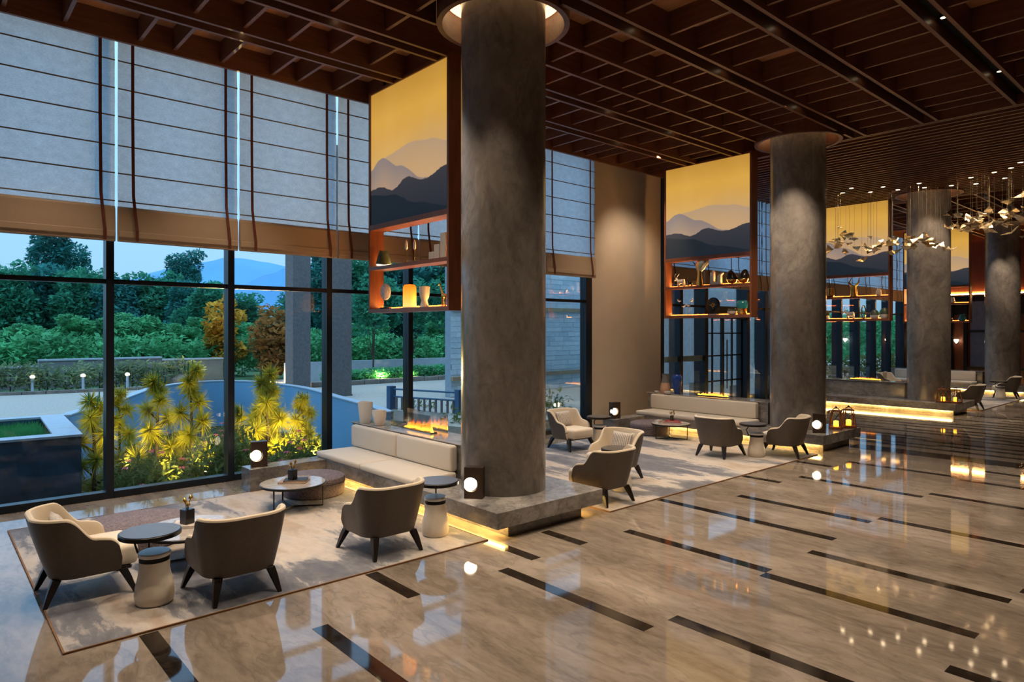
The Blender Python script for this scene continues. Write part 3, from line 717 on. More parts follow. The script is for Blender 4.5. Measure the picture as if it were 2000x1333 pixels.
def coffee(x, y, rz, label, r=.43):
    t = thing('coffee_table', label, 'coffee table', (x, y, .014), rz, 'round coffee tables')
    MB().lathe([(r - .02, .30), (r, .305), (r, .328), (r - .003, .33)], n=64).build('rim', MAT['darkrim'], t, True)
    MB().lathe([(r - .012, .3302), (r - .012, .335)], n=64).build('top', MAT['tabletop'], t, True)
    hub = (0, 0, .012)
    for k_ in range(3):
        a = 2 * pi * k_ / 3; c, s = cos(a), sin(a)
        MB().tube([(c * .385, s * .385, .30), (c * .385, s * .385, .012), (0, 0, .012)], .011, 8).build('leg', MAT['darkrim'], t, True)
coffee(-8.72, 3.79, R(-62), 'round marble coffee table on thin dark legs by the nearest sofa'); coffee(-7.44, 2.13, R(20), 'round marble coffee table in the foreground holding a dark vase', .47); coffee(-8.74, 12.42, R(10), 'round coffee table with red books in front of the second sofa', .42)
def book(x, y, z, w_, d_, h_, rz, mat, label):
    t = thing('book', label, 'book', (x, y, z), rz)
    box('pages', MAT['white'], -w_ / 2 + .006, w_ / 2 - .004, -d_ / 2 + .004, d_ / 2 - .004, .003, h_ - .003, t)
    m = MB().box(-w_ / 2, w_ / 2, -d_ / 2, d_ / 2, 0, .004).box(-w_ / 2, w_ / 2, -d_ / 2, d_ / 2, h_ - .004, h_).box(-w_ / 2, -w_ / 2 + .005, -d_ / 2, d_ / 2, 0, h_)
    m.build('cover', mat, t)
def vase(x, y, z, label, s=1.):
    t = thing('bud_vase', label, 'vase', (x, y, z), R(20))
    MB().box(-.045 * s, .045 * s, -.045 * s, .045 * s, 0, .13 * s).build('pot', MAT['blackglaze'], t, False, .006)
    for q, (dx, dy, h_) in enumerate([(.02, .01, .22), (-.025, .0, .18), (.0, -.02, .20), (.035, -.02, .17)]):
        st = MB().tube([(dx * .4, dy * .4, .12 * s), (dx, dy, h_ * s * .9), (dx * 1.6, dy * 1.6, h_ * s)], .004 * s, 6).build('stem', MAT['bark'], t, True)
        MB().lathe([(.004, 0), (.022 * s, .02), (.012 * s, .045), (.002, .055)], (dx * 1.6, dy * 1.6, h_ * s - .01), 8).build('bloom', MAT['gold'], st, True)
TZ = .014 + .335
book(-7.50, 2.14, TZ, .34, .25, .03, R(60), MAT['book2'], 'pale book under the vase on the foreground coffee table'); book(-7.24, 2.38, TZ, .20, .15, .02, R(80), MAT['book4'], 'small dark book beside the pale book on the foreground coffee table'); vase(-7.50, 2.11, TZ + .03, 'square black bud vase on the foreground coffee table', 1.15)
book(-8.72, 3.80, TZ, .36, .26, .022, R(50), MAT['book3'], 'tan book lowest on the coffee table by the nearest sofa'); book(-8.70, 3.82, TZ + .022, .30, .20, .02, R(58), MAT['book4'], 'black book on top of the tan book by the nearest sofa'); vase(-8.72, 3.78, TZ + .042, 'black bud vase standing on two books by the nearest sofa')
book(-8.70, 12.42, TZ, .36, .25, .035, R(30), MAT['book1'], 'thick red book at the bottom on the second coffee table'); book(-8.71, 12.44, TZ + .035, .26, .2, .025, R(34), MAT['book1'], 'smaller red book on top on the second coffee table'); book(-8.99, 12.31, TZ, .12, .2, .05, R(10), MAT['book2'], 'white book beside the red books'); vase(-8.72, 12.44, TZ + .06, 'small dark bud vase on the red books', .8)
# ================================================================== THINGS ON THE FIRE WALLS
def sculpt(x, y, z, r, h, seed, label, mat, hole=True):
    t = thing('sculpted_vase', label, 'vase', (x, y, z), R(-50))
    def fn(p, a):
        k_ = 1 + .05 * sin(3 * a + seed + p.z * 9) + (.0 if not hole else -.34 * math.exp(-((a - 4.5) / .55) ** 2) * math.exp(-((p.z - h * .55) / (h * .28)) ** 2))
        return Vector((p.x * k_, p.y * k_, p.z))
    prof = [(r * .62, 0), (r * .70, h * .05), (r * .85, h * .3), (r * .97, h * .65), (r, h * .93), (r * .97, h), (r * .86, h), (r * .80, h * .9), (r * .6, h * .2), (.01, h * .15)]
    MB().lathe(prof, n=48, cap=True, fn=fn).build('body', mat, t, True)
    MB().lathe([(r * .985, h - .004), (r * .99, h + .004), (r * .93, h + .004), (r * .92, h - .004)], n=48, cap=False, fn=fn).build('lip', mat, t, True)
sculpt(-10.2, 5.70, ZT, .125, .36, .3, 'tall white sculpted vase with a scooped front on the nearest fire wall', MAT['white']); sculpt(-9.80, 5.74, ZT, .115, .25, 1.9, 'shorter fluted white vase beside the tall sculpted vase', MAT['white'], False)
def lvase(name, x, y, z, prof, mat, label, cat='vase', mat2=None, zsplit=None):
    t = thing(name, label, cat, (x, y, z))
    if zsplit is None: MB().lathe(prof, n=32).build('body', mat, t, True)
    else:
        lo = [p for p in prof if p[1] <= zsplit]; hi = [p for p in prof if p[1] >= zsplit]
        MB().lathe(lo, n=32).build('body', mat, t, True); MB().lathe(hi, n=32).build('neck', mat2, t, True)
    r = max(p[0] for p in prof[-2:]); MB().lathe([(r, prof[-1][1] - .003), (r + .004, prof[-1][1] + .004), (r * .8, prof[-1][1] + .004)], n=32, cap=False).build('rim', mat2 or mat, t, True)
lvase('bottle_vase', -10.05, 14.05, ZT, [(.11, 0), (.13, .03), (.125, .12), (.10, .26), (.08, .40), (.085, .46), (.07, .48)], plain('peach_ceramic', (.62, .36, .24), .5), 'peach and grey bottle vase at the beige wall end of the second fire wall', 'vase', MAT['concrete'], .26)
lvase('urn_vase', -9.70, 14.05, ZT, [(.06, 0), (.07, .02), (.10, .2), (.125, .36), (.12, .43), (.085, .48), (.075, .49)], MAT['blueglaze'], 'deep blue shouldered vase on the second fire wall')
lvase('shell_bowl', -9.86, 13.88, ZT, [(.03, 0), (.07, .02), (.085, .05), (.07, .07)], MAT['white'], 'small white shell bowl between two vases', 'bowl'); lvase('shell_bowl', -10.22, 13.92, ZT, [(.02, 0), (.05, .02), (.055, .04), (.045, .05)], MAT['white'], 'tiny white bowl at the foot of the peach vase', 'bowl')
# ================================================================== LANTERNS
def make_lantern():
    t = thing('lantern', '', 'lantern', group='wooden candle lanterns'); b, tp, h = .115, .075, .36
    MB().box(-b - .012, b + .012, -b - .012, b + .012, 0, .05).build('base', MAT['lanternwood'], t, False, .006)
    MB().box(-tp - .018, tp + .018, -tp - .018, tp + .018, h, h + .03).build('cap', MAT['lanternwood'], t, False, .006)
    for sx in (-1, 1):
        for sy in (-1, 1): MB().tube([(sx * b, sy * b, .05), (sx * tp, sy * tp, h)], [.015, .012], 6).build('post', MAT['lanternwood'], t)
    for k_ in range(4):
        a = k_ * pi / 2; M_ = Matrix.Rotation(a, 4, 'Z')
        for s in (-1, 1): MB().tube([M_ @ Vector((s * b, b, .06)), M_ @ Vector((-s * tp, tp, h - .02))], .0035, 5).build('brace', MAT['darkrim'], t)
    MB().lathe([(.05, .05), (.052, .06), (.05, .16), (.03, .17)], n=20).build('candle', MAT['candle'], t, True)
    hd = MB().tube([(-.06, 0, h + .03), (-.05, 0, h + .06), (0, 0, h + .075), (.05, 0, h + .06), (.06, 0, h + .03)], .010, 8).build('handle', MAT['lanternwood'], t, True)
    MB().tube([(-.09, 0, h + .02), (-.13, .0, h + .005), (-.15, 0, h - .05)], [.012, .02, .012], 8).build('strap', MAT['lanternwood'], hd, True)
    MB().lathe([(.022, h + .07), (.028, h + .085), (.006, h + .11)], n=12).build('finial', MAT['darkrim'], hd, True)
    return t
ln = make_lantern()
for i, (x, y, lab) in enumerate([(-5.98, 14.32, 'left lantern of the pair at the second column'), (-5.88, 14.70, 'right lantern of the pair at the second column'), (-6.12, 21.74, 'left lantern of the far pair at the third column'), (-5.84, 21.84, 'right lantern of the far pair at the third column')]):
    put(ln, i == 0, (x, y, .34), R(15 + 20 * i), 'wooden candle lantern, ' + lab, 'wooden candle lanterns')
# ================================================================== HANGING PICTURE FRAMES
def art_frame(x0, x1, y0, label, dep=.27):
    t = thing('display_frame', label, 'display frame', ((x0 + x1) / 2, y0, 0), 0, 'hanging picture frames'); h = (x1 - x0) / 2; s = .045
    for sg in (-1, 1): box('stile', MAT['framewood'], sg * h - (s if sg > 0 else 0), sg * h + (0 if sg > 0 else s), 0, dep, 2.69, 6.46, t)
    for nm, a, b in (('top_rail', 6.415, 6.46), ('middle_rail', 4.10, 4.185), ('shelf', 3.415, 3.475), ('bottom_shelf', 2.69, 2.755)):
        box(nm, MAT['framewood'], -h + s, h - s, 0, dep, a, b, t)
    pn = box('picture', MAT['art'], -h + s, h - s, .025, .05, 4.185, 6.415, t)
    box('picture_back', MAT['framewood'], -h + s, h - s, dep - .05, dep - .02, 4.185, 6.415, t)
    for z in (3.475, 2.755):
        box('led_strip', MAT['shelfled'], -h + s, h - s, dep - .03, dep - .012, z, z + .008, t)
        box('led_lip', MAT['framewood'], -h + s, h - s, dep - .010, dep, z, z + .035, t)
        box('led_lip', MAT['framewood'], -h + s, h - s, dep - .05, dep - .044, z, z + .012, t)
    box('back_rail', MAT['framewood'], -h + s, h - s, dep - .02, dep, 2.755, 2.757, t)
    for sg in (-1, 1): box('hanger', MAT['darkrim'], sg * (h - .3) - .02, sg * (h - .3) + .02, dep / 2 - .02, dep / 2 + .02, 6.46, 6.80, t)
FR = [(-10.26, -7.94, 5.80), (-10.12, -7.75, 14.10), (-10.1, -7.74, 22.4), (-10.1, -7.72, 30.7)]
for i, (a, b, y) in enumerate(FR):
    art_frame(a, b, y, ['nearest hanging wood frame with glowing misty mountain picture and two shelves', 'second hanging wood frame with glowing mountain picture, left of the second column', 'third hanging wood frame with mountain picture, behind the hanging birds', 'farthest hanging wood frame, between the third and farthest columns'][i])
Z1, Z2 = 3.475, 2.755
def obj_at(name, x, y, z, label, cat, rz=0): return thing(name, label, cat, (x, y, z), rz)
# -- nearest frame, upper shelf
yy = 5.92
def bell_lamp(x, y, label):
    t = obj_at('stone_bowl', x, y, Z1, label, 'ornament')
    def fn(p, a): return Vector((p.x * (1 + .05 * sin(5 * a)), p.y * (1 + .05 * cos(4 * a)), p.z + .01 * sin(3 * a)))
    MB().lathe([(.13, .03), (.135, .05), (.10, .17), (.07, .26), (.06, .265)], n=24, fn=fn).build('shell', MAT['greenstone'], t, True)
    MB().lathe([(.05, 0), (.12, .02), (.125, .035)], n=24).build('lit_core', emit('lit_core', (1., .78, .42), 2.2), t, True)
bell_lamp(-9.96, yy, 'dark green stone bowl with a lit rim on the nearest frame upper shelf')
for q, (x, h_) in enumerate([(-9.26, .36), (-9.02, .34)]):
    t = obj_at('gilt_figure', x, yy, Z1, ['left', 'right'][q] + ' slender gilt figure on a thin stem, nearest frame upper shelf', 'figurine')
    MB().tube([(-.06, 0, .0), (-.03, 0, .03), (0, 0, .035), (.03, 0, .03), (.06, 0, 0)], .007, 6).build('foot', MAT['gold'], t, True); MB().tube([(0, 0, .03), (0, 0, h_ - .13)], .006, 6).build('stem', MAT['gold'], t, True)
    MB().lathe([(.008, h_ - .14), (.034, h_ - .11), (.03, h_ - .03), (.018, h_), (.003, h_ + .03)], n=14, sx=1, sy=.6).build('head', MAT['white'], t, True)
for q, (x, h_, w_) in enumerate([(-8.47, .12, .10), (-8.33, .22, .10), (-8.17, .38, .10)]):
    t = box('stone_block', MAT['drum'], -w_ * .7, w_ * .7, -.06, .06, 0, h_, None, .006); t.location = (x, yy, Z1); tag(t, ['lowest', 'middle', 'tallest'][q] + ' pale stepped stone block on the nearest frame upper shelf', 'ornament')
# -- nearest frame, lower shelf
t = obj_at('disc_ornament', -9.90, yy, Z2, 'white speckled disc on a dark stand, nearest frame lower shelf', 'ornament', R(28))
MB().box(-.09, .09, -.04, .04, 0, .025).build('stand', MAT['blackglaze'], t, False, .004); MB().tube([(0, 0, .025), (0, 0, .14)], .008, 6).build('stem', MAT['darkrim'], t, True)
dm = MB().lathe([(.01, -.015), (.15, -.012), (.165, 0), (.15, .012), (.01, .015)], n=36).build('disc', plain('speckled_white', (.72, .72, .74), .5, 0, .35, 40.), t, True); dm.rotation_euler = (R(90), 0, 0); dm.location = (0, 0, .29); dm.scale = (.62, .86, 1)
t = obj_at('amber_jar', -9.16, yy, Z2, 'glowing amber glass jar with a rounded top', 'jar'); MB().lathe([(.104, 0), (.108, .01), (.108, .31), (.100, .35), (.08, .372), (.02, .38)], n=40).build('body', MAT['jar'], t, True); MB().lathe([(.112, 0), (.112, .008)], n=40).build('foot', MAT['white'], t, True)
t = obj_at('goblet_vase', -8.74, yy, Z2, 'ribbed cream goblet vase on the nearest frame lower shelf', 'vase'); fnr = lambda p, a: Vector((p.x * (1 + .025 * cos(24 * a)), p.y * (1 + .025 * cos(24 * a)), p.z))
MB().lathe([(.058, .135), (.07, .165), (.082, .235), (.082, .325), (.073, .327), (.06, .18)], n=96, fn=fnr).build('bowl', MAT['drum'], t, True); MB().lathe([(.072, 0), (.064, .03), (.045, .11), (.058, .137)], n=48, fn=fnr).build('foot', MAT['drum'], t, True)
def giraffe(x, y, z, label):
    t = obj_at('giraffe_figurine', x, y, z, label, 'figurine', R(180)); t.scale = (.8, .8, .8)
    MB().lathe([(.01, -.075), (.035, -.06), (.042, 0), (.036, .06), (.01, .08)], n=14, fn=lambda p, a: Vector((p.z, p.y, .20 + p.x + p.z * .35))).build('body', MAT['gold'], t, True)
    MB().tube([(.05, 0, .22), (.11, 0, .32), (.16, 0, .415)], [.028, .018, .013], 10).build('neck', MAT['gold'], t, True)
    hd = MB().tube([(.145, 0, .43), (.17, 0, .43), (.215, 0, .405)], [.014, .018, .008], 10).build('head', MAT['gold'], t, True)
    for s in (-1, 1): MB().tube([(.155, s * .008, .44), (.15, s * .012, .47)], .004, 6).build('horn', MAT['bronze'], hd, True)
    for lx in (-.055, .05):
        for s in (-1, 1): MB().tube([(lx, s * .02, .2), (lx * 1.1, s * .022, .1), (lx * 1.1, s * .022, 0)], [.016, .01, .009], 8).build('leg', MAT['gold'], t, True)
    MB().tube([(-.07, 0, .19), (-.1, 0, .13), (-.1, 0, .09)], .006, 6).build('tail', MAT['bronze'], t, True)
giraffe(-8.20, yy, Z2, 'golden giraffe figurine on the nearest frame lower shelf')
# -- second frame
yy = 14.22
def quad_fig(x, z, label, mat, s=1.):
    t = obj_at('animal_figurine', x, yy, z, label, 'figurine')
    MB().lathe([(.01, -.1), (.05, -.08), (.055, 0), (.06, .08), (.01, .11)], n=14, fn=lambda p, a: Vector((p.z * s, p.y * s, (.13 + p.x) * s))).build('body', mat, t, True)
    hd = MB().tube([(-.09 * s, 0, .16 * s), (-.14 * s, 0, .20 * s), (-.19 * s, 0, .16 * s)], [.035 * s, .035 * s, .015 * s], 10).build('head', mat, t, True)
    for sg in (-1, 1):
        MB().tube([(-.14 * s, sg * .02 * s, .22 * s), (-.15 * s, sg * .06 * s, .27 * s), (-.1 * s, sg * .07 * s, .33 * s)], .007 * s, 6).build('antler', mat, hd, True)
        for lx in (-.07, .08): MB().tube([(lx * s, sg * .03 * s, .12 * s), (lx * s, sg * .03 * s, 0)], [.02 * s, .012 * s], 8).build('leg', mat, t, True)
quad_fig(-9.70, Z1, 'small pale antlered animal figurine on the second frame upper shelf', MAT['drum']); quad_fig(-9.44, Z1, 'small dark animal figurine on the second frame upper shelf', MAT['blackglaze'], .6)
t = obj_at('calla_sculpture', -9.17, yy, Z1, 'golden calla shaped sculpture on the second frame upper shelf', 'sculpture')
MB().lathe([(.10, 0), (.095, .05), (.07, .2), (.055, .36)], n=20, sx=1, sy=.7).build('stem', MAT['gold'], t, True); MB().lathe([(.05, .34), (.10, .40), (.16, .52), (.15, .60), (.10, .64), (.04, .62)], n=24, sx=1.15, sy=.5, fn=lambda p, a: Vector((p.x + (p.z - .34) * .35, p.y, p.z))).build('bloom', MAT['pearl'], t, True); MB().tube([(-.03, 0, .4), (-.15, 0, .55), (-.20, 0, .61)], [.02, .014, .006], 8).build('spur', MAT['bronze'], t, True)
t = obj_at('fork_sculpture', -8.72, yy, Z1, 'pale u shaped sculpture on the second frame upper shelf', 'sculpture')
poly = [(-.14, 0), (.14, 0), (.14, .22), (.19, .28), (.10, .24), (.06, .20), (.05, .08), (.0, .05), (-.05, .09), (-.05, .30), (-.08, .36), (-.10, .29), (-.14, .30)]
m_ = Matrix.Rotation(R(90), 4, 'X'); MB().prism(poly, -.05, .05, m_).build('body', MAT['white'], t, False, .006); MB().box(-.15, .15, -.06, .06, 0, .012).build('base', MAT['drum'], t)
for q, (x, rz) in enumerate([(-8.30, .35), (-8.02, -.35)]):
    t = obj_at('half_bowl', x, yy, Z1 + .005, ['left', 'right'][q] + ' black half shell ornament with gold inside on the second frame upper shelf', 'ornament')
    a_ = MB().lathe([(.01, .0), (.09, .03), (.13, .09), (.125, .11)], n=24).build('gold_inside', MAT['gold'], t, True); b_ = MB().lathe([(.13, .10), (.135, .12), (.11, .20), (.05, .30), (.01, .32)], n=24, fn=lambda p, a, rz=rz: Vector((p.x + (p.z - .1) * -rz * .6, p.y, p.z))).build('black_shell', MAT['blackglaze'], t, True)
t = obj_at('bird_branch', -9.55, yy, Z2, 'thin branch ornament with four small pale birds on the second frame lower shelf', 'ornament')
for q, (x, z, w_) in enumerate([(-.2, .36, -1), (.14, .36, 1), (-.08, .22, 1), (.06, .24, -1)]):
    MB().tube([(x * .4, 0, 0), (x * .8, 0, z * .6), (x, 0, z - .01)], .004, 5).build('twig', MAT['blackglaze'], t, True); MB().tube([(x - .05 * w_, 0, z + .01), (x, 0, z), (x + .04 * w_, 0, z + .02), (x + .06 * w_, 0, z + .06)], [.004, .022, .018, .006], 8).build('bird', MAT['white'], t, True)
t = obj_at('star_plate', -8.80, yy, Z2, 'round black plate with a gold starburst on a stand', 'plate')
pl = MB().lathe([(.01, -.012), (.17, -.01), (.185, 0), (.17, .01), (.01, .012)], n=40).build('disc', MAT['blackglaze'], t, True); pl.rotation_euler = (R(90), 0, 0); pl.location = (0, 0, .24); MB().box(-.12, .12, -.05, .05, 0, .03).build('stand', MAT['drum'], t); MB().tube([(0, .02, .03), (0, .02, .1)], .01, 6).build('stem', MAT['darkrim'], t, True)
m_ = MB()
for k_ in range(8):
    a = k_ * pi / 4; l_ = .10 if k_ % 2 == 0 else .07; c, s = cos(a), sin(a); m_.add([(c * .02 - s * .012, -.016, .24 + s * .02 + c * .012), (c * .02 + s * .012, -.016, .24 + s * .02 - c * .012), (c * l_, -.016, .24 + s * l_), (c * .02, -.022, .24 + s * .02)], [(0, 1, 2), (0, 3, 1), (1, 3, 2), (0, 2, 3)])
m_.build('starburst', MAT['gold'], t)
lvase('teal_jar', -8.05, yy, Z2, [(.09, 0), (.11, .03), (.115, .14), (.13, .18), (.13, .28), (.10, .32), (.09, .325)], MAT['gold'], 'tall teal and gold jar on the second frame lower shelf', 'jar', MAT['teal'], .14); lvase('teal_bowl', -8.30, yy, Z2, [(.06, 0), (.10, .03), (.115, .08), (.09, .13), (.07, .14)], MAT['white'], 'small green and white pot on the second frame lower shelf', 'pot', MAT['greenstone'], .08)
# -- third and farthest frames
yy = 22.52
t = obj_at('antler_sculpture', -8.85, yy, Z1, 'golden antler sculpture on the third frame upper shelf', 'sculpture'); MB().lathe([(.10, 0), (.11, .06), (.08, .3), (.10, .34)], n=20).build('base', MAT['gold'], t, True)
for s in (-1, 1): MB().tube([(s * .04, 0, .32), (s * .15, 0, .45), (s * .12 + .05, 0, .60)], [.04, .03, .012], 8).build('antler', MAT['gold'], t, True)
t = obj_at('wire_basket', -9.6, yy, Z1, 'woven gold basket ornament on the third frame upper shelf', 'ornament'); MB().lathe([(.08, 0), (.14, .06), (.13, .2), (.10, .3)], n=20).build('body', MAT['gold'], t, True); MB().lathe([(.105, .3), (.11, .31), (.09, .31)], n=20, cap=False).build('rim', MAT['bronze'], t, True)
lvase('small_urn', -8.1, yy, Z1, [(.05, 0), (.08, .05), (.075, .15), (.04, .22), (.05, .24)], MAT['drum'], 'small cream urn on the third frame upper shelf', 'vase')
quad_fig.__globals__['yy'] = yy; quad_fig(-8.95, Z2, 'small white horse figurine on the third frame lower shelf', MAT['white'], 1.2)
t = obj_at('loop_sculpture', -8.55, yy, Z2, 'gilt loop sculpture on the third frame lower shelf', 'sculpture'); MB().tube([(.06 * sin(a), 0, .22 - .2 * cos(a)) for a in [2 * pi * i / 24 for i in range(25)]], .018, 8).build('loop', MAT['gold'], t, True); MB().box(-.07, .07, -.04, .04, 0, .015).build('base', MAT['bronze'], t)
for q, (x, h_) in enumerate([(-8.22, .28), (-7.93, .34), (-9.75, .3)]):
    t = obj_at('egg_lamp', x, yy, Z2, ['left green', 'right green', 'leftmost pale green'][q] + ' pebble shaped vase on the third frame lower shelf', 'vase'); MB().lathe([(.09, 0), (.12, .05), (.13, h_ * .4)], n=24).build('pale_foot', MAT['white'], t, True); MB().lathe([(.13, h_ * .4), (.12, h_ * .7), (.07, h_ * .95), (.01, h_)], n=24).build('body', MAT['greenstone'], t, True)
yy = 30.82
lvase('flower_vase', -8.35, yy, Z1, [(.05, 0), (.09, .04), (.08, .16), (.05, .22)], MAT['white'], 'white vase on the farthest frame upper shelf', 'vase'); lvase('low_bowl', -8.45, yy, Z2, [(.08, 0), (.13, .05), (.12, .09), (.03, .11)], MAT['greenstone'], 'left low bowl on the farthest frame lower shelf', 'bowl'); lvase('low_bowl', -8.02, yy, Z2, [(.08, 0), (.14, .06), (.12, .12), (.06, .26)], MAT['teal'], 'right teal lidded bowl on the farthest frame lower shelf', 'bowl')
# ================================================================== HANGING BIRD INSTALLATION
rg = random.Random(11)
bc = thing('bird_chandelier', 'hanging flock of champagne gold bird shaped leaves on thin wires', 'chandelier', (-6., 20.6, 0))
def bird_mesh(b):
    v = []; f = []
    for s in (-1, 1):
        n0 = len(v); P = [(0, 0, 0), (.09, .02, .015), (s * .0 + .02, s * .10, .05), (-.05, s * .20, .035 + b), (-.09, s * .08, .01), (-.13, 0, -.015)]
        v += [(x, y, z) for x, y, z in P] + [(x, y, z - .008) for x, y, z in P]
        f += [(n0, n0 + 1, n0 + 2), (n0, n0 + 2, n0 + 4), (n0 + 2, n0 + 3, n0 + 4), (n0, n0 + 4, n0 + 5), (n0 + 8, n0 + 7, n0 + 6), (n0 + 10, n0 + 8, n0 + 6), (n0 + 10, n0 + 9, n0 + 8), (n0 + 11, n0 + 10, n0 + 6)]
    return MB().add(v, f)
srcs = None; wsrc = None; prot = []
# flock centre line in the hall: (x, y, z, spread, count)
flock = [(-8.35, 20.5, 4.95, .42, 16), (-7.75, 20.6, 4.75, .38, 14), (-7.1, 20.7, 4.85, .35, 10), (-6.75, 20.5, 4.75, .3, 10), (-6.15, 20.6, 4.8, .3, 16), (-5.35, 20.6, 5.1, .28, 12), (-4.75, 20.5, 5.2, .35, 22), (-4.1, 20.4, 5.15, .4, 26), (-3.5, 20.3, 5.4, .4, 14)]
for cx, cy, cz, sp_, cnt in flock:
    for q in range(cnt):
        x, y, z = rg.gauss(cx, sp_ * .6) + 6., rg.gauss(cy, .5) - 20.6, rg.gauss(cz, sp_ * .42)
        if len(prot) < 3: b = bird_mesh((-.02, .03, .07)[len(prot)]).build('bird', MAT['pearl'], bc); prot.append(b)
        else: b = inst('bird', rg.choice(prot), (0, 0, 0), bc)
        b.location = (x, y, z); b.rotation_euler = (rg.uniform(-.7, .7), rg.uniform(-.6, .6), rg.uniform(0, 6.28)); sc = rg.uniform(.7, 1.15); b.scale = (sc,) * 3
        if q % 2 == 0:
            if wsrc is None: wsrc = w0 = MB().tube([(0, 0, 0), (0, 0, 1)], .0032, 4).build('wire', MAT['pearl'], bc)
            else: w0 = inst('wire', wsrc, (0, 0, 0), bc)
            w0.location = (x, y, z); w0.scale = (1, 1, 6.5 - z)
# ---- downlights between the slats
dls = [(-7.72, 20.84), (-7.2, 20.28), (-7.07, 21.15), (-6.37, 20.64), (-6.46, 21.22), (-5.87, 21.49), (-5.22, 20.92), (-4.65, 20.70), (-4.64, 21.49), (-5.35, 21.88), (-4.25, 20.43), (-3.96, 19.85), (-7.86, 19.74), (-8.3, 20.3), (-3.2, 19.5), (-2.4, 19.9)]
dp = None
for i, (x, y) in enumerate(dls):
    y = YS0 + .06 + .247 * (round((y - YS0 - .06) / .247 - .5) + .5)
    if dp is None:
        dp = t = thing('downlight', 'small recessed downlight glowing between the ceiling slats', 'downlight', group='slat ceiling downlights')
        MB().lathe([(.058, 6.425), (.058, 6.56), (.066, 6.56), (.066, 6.425)], n=20, cap=False).build('can', MAT['darkrim'], t, True); MB().lathe([(.055, 6.432), (.055, 6.44)], n=20).build('lens', MAT['down2'], t)
        lamp('SPOT', (0, 0, 6.42), 90, WARM, .05, (0, 0, 0), 75, .6, t, 'downlight_beam')
    else: t = copy_tree(dp)
    t.location = (x, y, 0)
# ---- track spots recessed in the dark channels between the paired beams
tp = None
SP = [(-9.34, 1.2, 0, 0), (-9.34, 3.4, 0, 0), (-8.12, 1.0, 0, 0), (-8.12, 2.6, 0, 0), (-8.12, 4.2, 0, 0), (-5.66, .6, 0, 0), (-5.66, 2.6, 0, 0), (-5.66, 4.4, 0, 0), (-5.66, 7.4, 0, 0), (-5.66, 9.6, 0, 0), (-5.66, 12.2, 0, 0), (-8.12, 8.0, 0, 0), (-8.12, 9.8, 0, 0), (-8.12, 11.8, 0, 0), (-9.34, 9.2, 0, 0), (-9.34, 11.6, 0, 0),
      (-4.35, 3.4, 0, 0), (-4.35, 6.0, 0, 0), (-4.35, 8.8, 0, 0), (-4.35, 11.6, 0, 0), (-2.87, 4.8, 0, 0), (-2.87, 7.4, 0, 0), (-2.87, 10.2, 0, 0), (-2.87, 13., 0, 0), (-1.49, 6., 0, 0), (-1.49, 9., 0, 0), (-1.49, 12., 0, 0), (-1.49, 2.5, 0, 0), (-5.66, 25, 0, 0), (-4.35, 27, 0, 0), (-8.12, 25.5, 0, 0), (-8.12, 28, 0, 0), (-5.66, 29.5, 0, 0)]
for x, y, rx, ry in SP:
    if tp is None:
        tp = t = thing('track_spot', 'small dark spotlight recessed in the channel between paired ceiling beams', 'spotlight', group='ceiling track spots')
        MB().lathe([(.035, 0), (.045, .01), (.045, .10), (.02, .11)], n=16).build('can', MAT['darkrim'], t, True); MB().lathe([(.033, -.004), (.033, -.001)], n=16).build('lens', MAT['down'], t)
        lamp('SPOT', (0, 0, -.02), SPOT_W, WARM, .03, (0, 0, 0), 74, .8, t, 'spot_beam')
    else: t = copy_tree(tp)
    t.location = (x, y, 6.555)
# accent spots grazing the columns and the beige wall
def accent(loc, target, power, size=26, nm='accent_spot', lab='small accent spotlight aimed at a column', blend=1.):
    d = Vector(target) - Vector(loc); q = d.to_track_quat('-Z', 'Y').to_euler()
    t = thing(nm, lab, 'spotlight', loc, 0, 'accent spots'); MB().lathe([(.03, .02), (.04, .03), (.04, .10), (.02, .11)], n=16).build('can', MAT['darkrim'], t, True)
    lamp('SPOT', (0, 0, 0), power, WARM, .03, q, size, blend, t, 'accent_beam')
accent((-8.13, 3.75, 6.50), (-7.05, 5.4, 4.2), 300, 34); accent((-5.66, 11.6, 6.50), (-6.7, 13.6, 4.2), 420, 36); accent((-8.13, 12.4, 6.5), (-7.0, 13.7, 4.2), 260)
accent((-9.34, 12.9, 6.5), (-10.95, 13.8, 3.6), 200, 70, lab='small accent spotlight aimed at the beige wall', blend=.9); accent((-5.66, 24., 6.5), (-6.4, 22.6, 4), 200); accent((-6.9, 28.6, 6.45), (-6.6, 30.2, 4.2), 300)
# ================================================================== OUTSIDE
rg = random.Random(21)
gz = .28
tag(box('ground', MAT['grass'], -420, -28.0, -260, 260, -.6, gz - .02, kind='structure'), 'green ground beyond the drive')
def poly_slab(name, pts, z0, z1, mat, kind=None, parent=None): return MB().prism(pts, z0, z1).build(name, mat, parent, kind=kind)
WALL = [(-17.85, 2.46), (-18.1, 2.56), (-18.9, 2.98), (-20.3, 3.82), (-22.3, 4.75), (-24.2, 5.65), (-25.6, 6.7), (-26.25, 7.75), (-26.05, 8.75), (-24.9, 9.4), (-22.6, 9.66), (-20.9, 9.6), (-19.4, 9.37), (-17.8, 9.05), (-16., 8.75), (-14.9, 8.56), (-13.6, 8.22)]
def smooth_path(P, n=6):
    out = []
    for i in range(len(P) - 1):
        p0, p1, p2, p3 = [Vector(P[max(0, min(len(P) - 1, j))]) for j in (i - 1, i, i + 1, i + 2)]
        for k_ in range(n):
            t = k_ / n; out.append(.5 * ((2 * p1) + (-p0 + p2) * t + (2 * p0 - 5 * p1 + 4 * p2 - p3) * t * t + (-p0 + 3 * p1 - 3 * p2 + p3) * t ** 3))
    return out + [Vector(P[-1])]
wp = smooth_path(WALL)
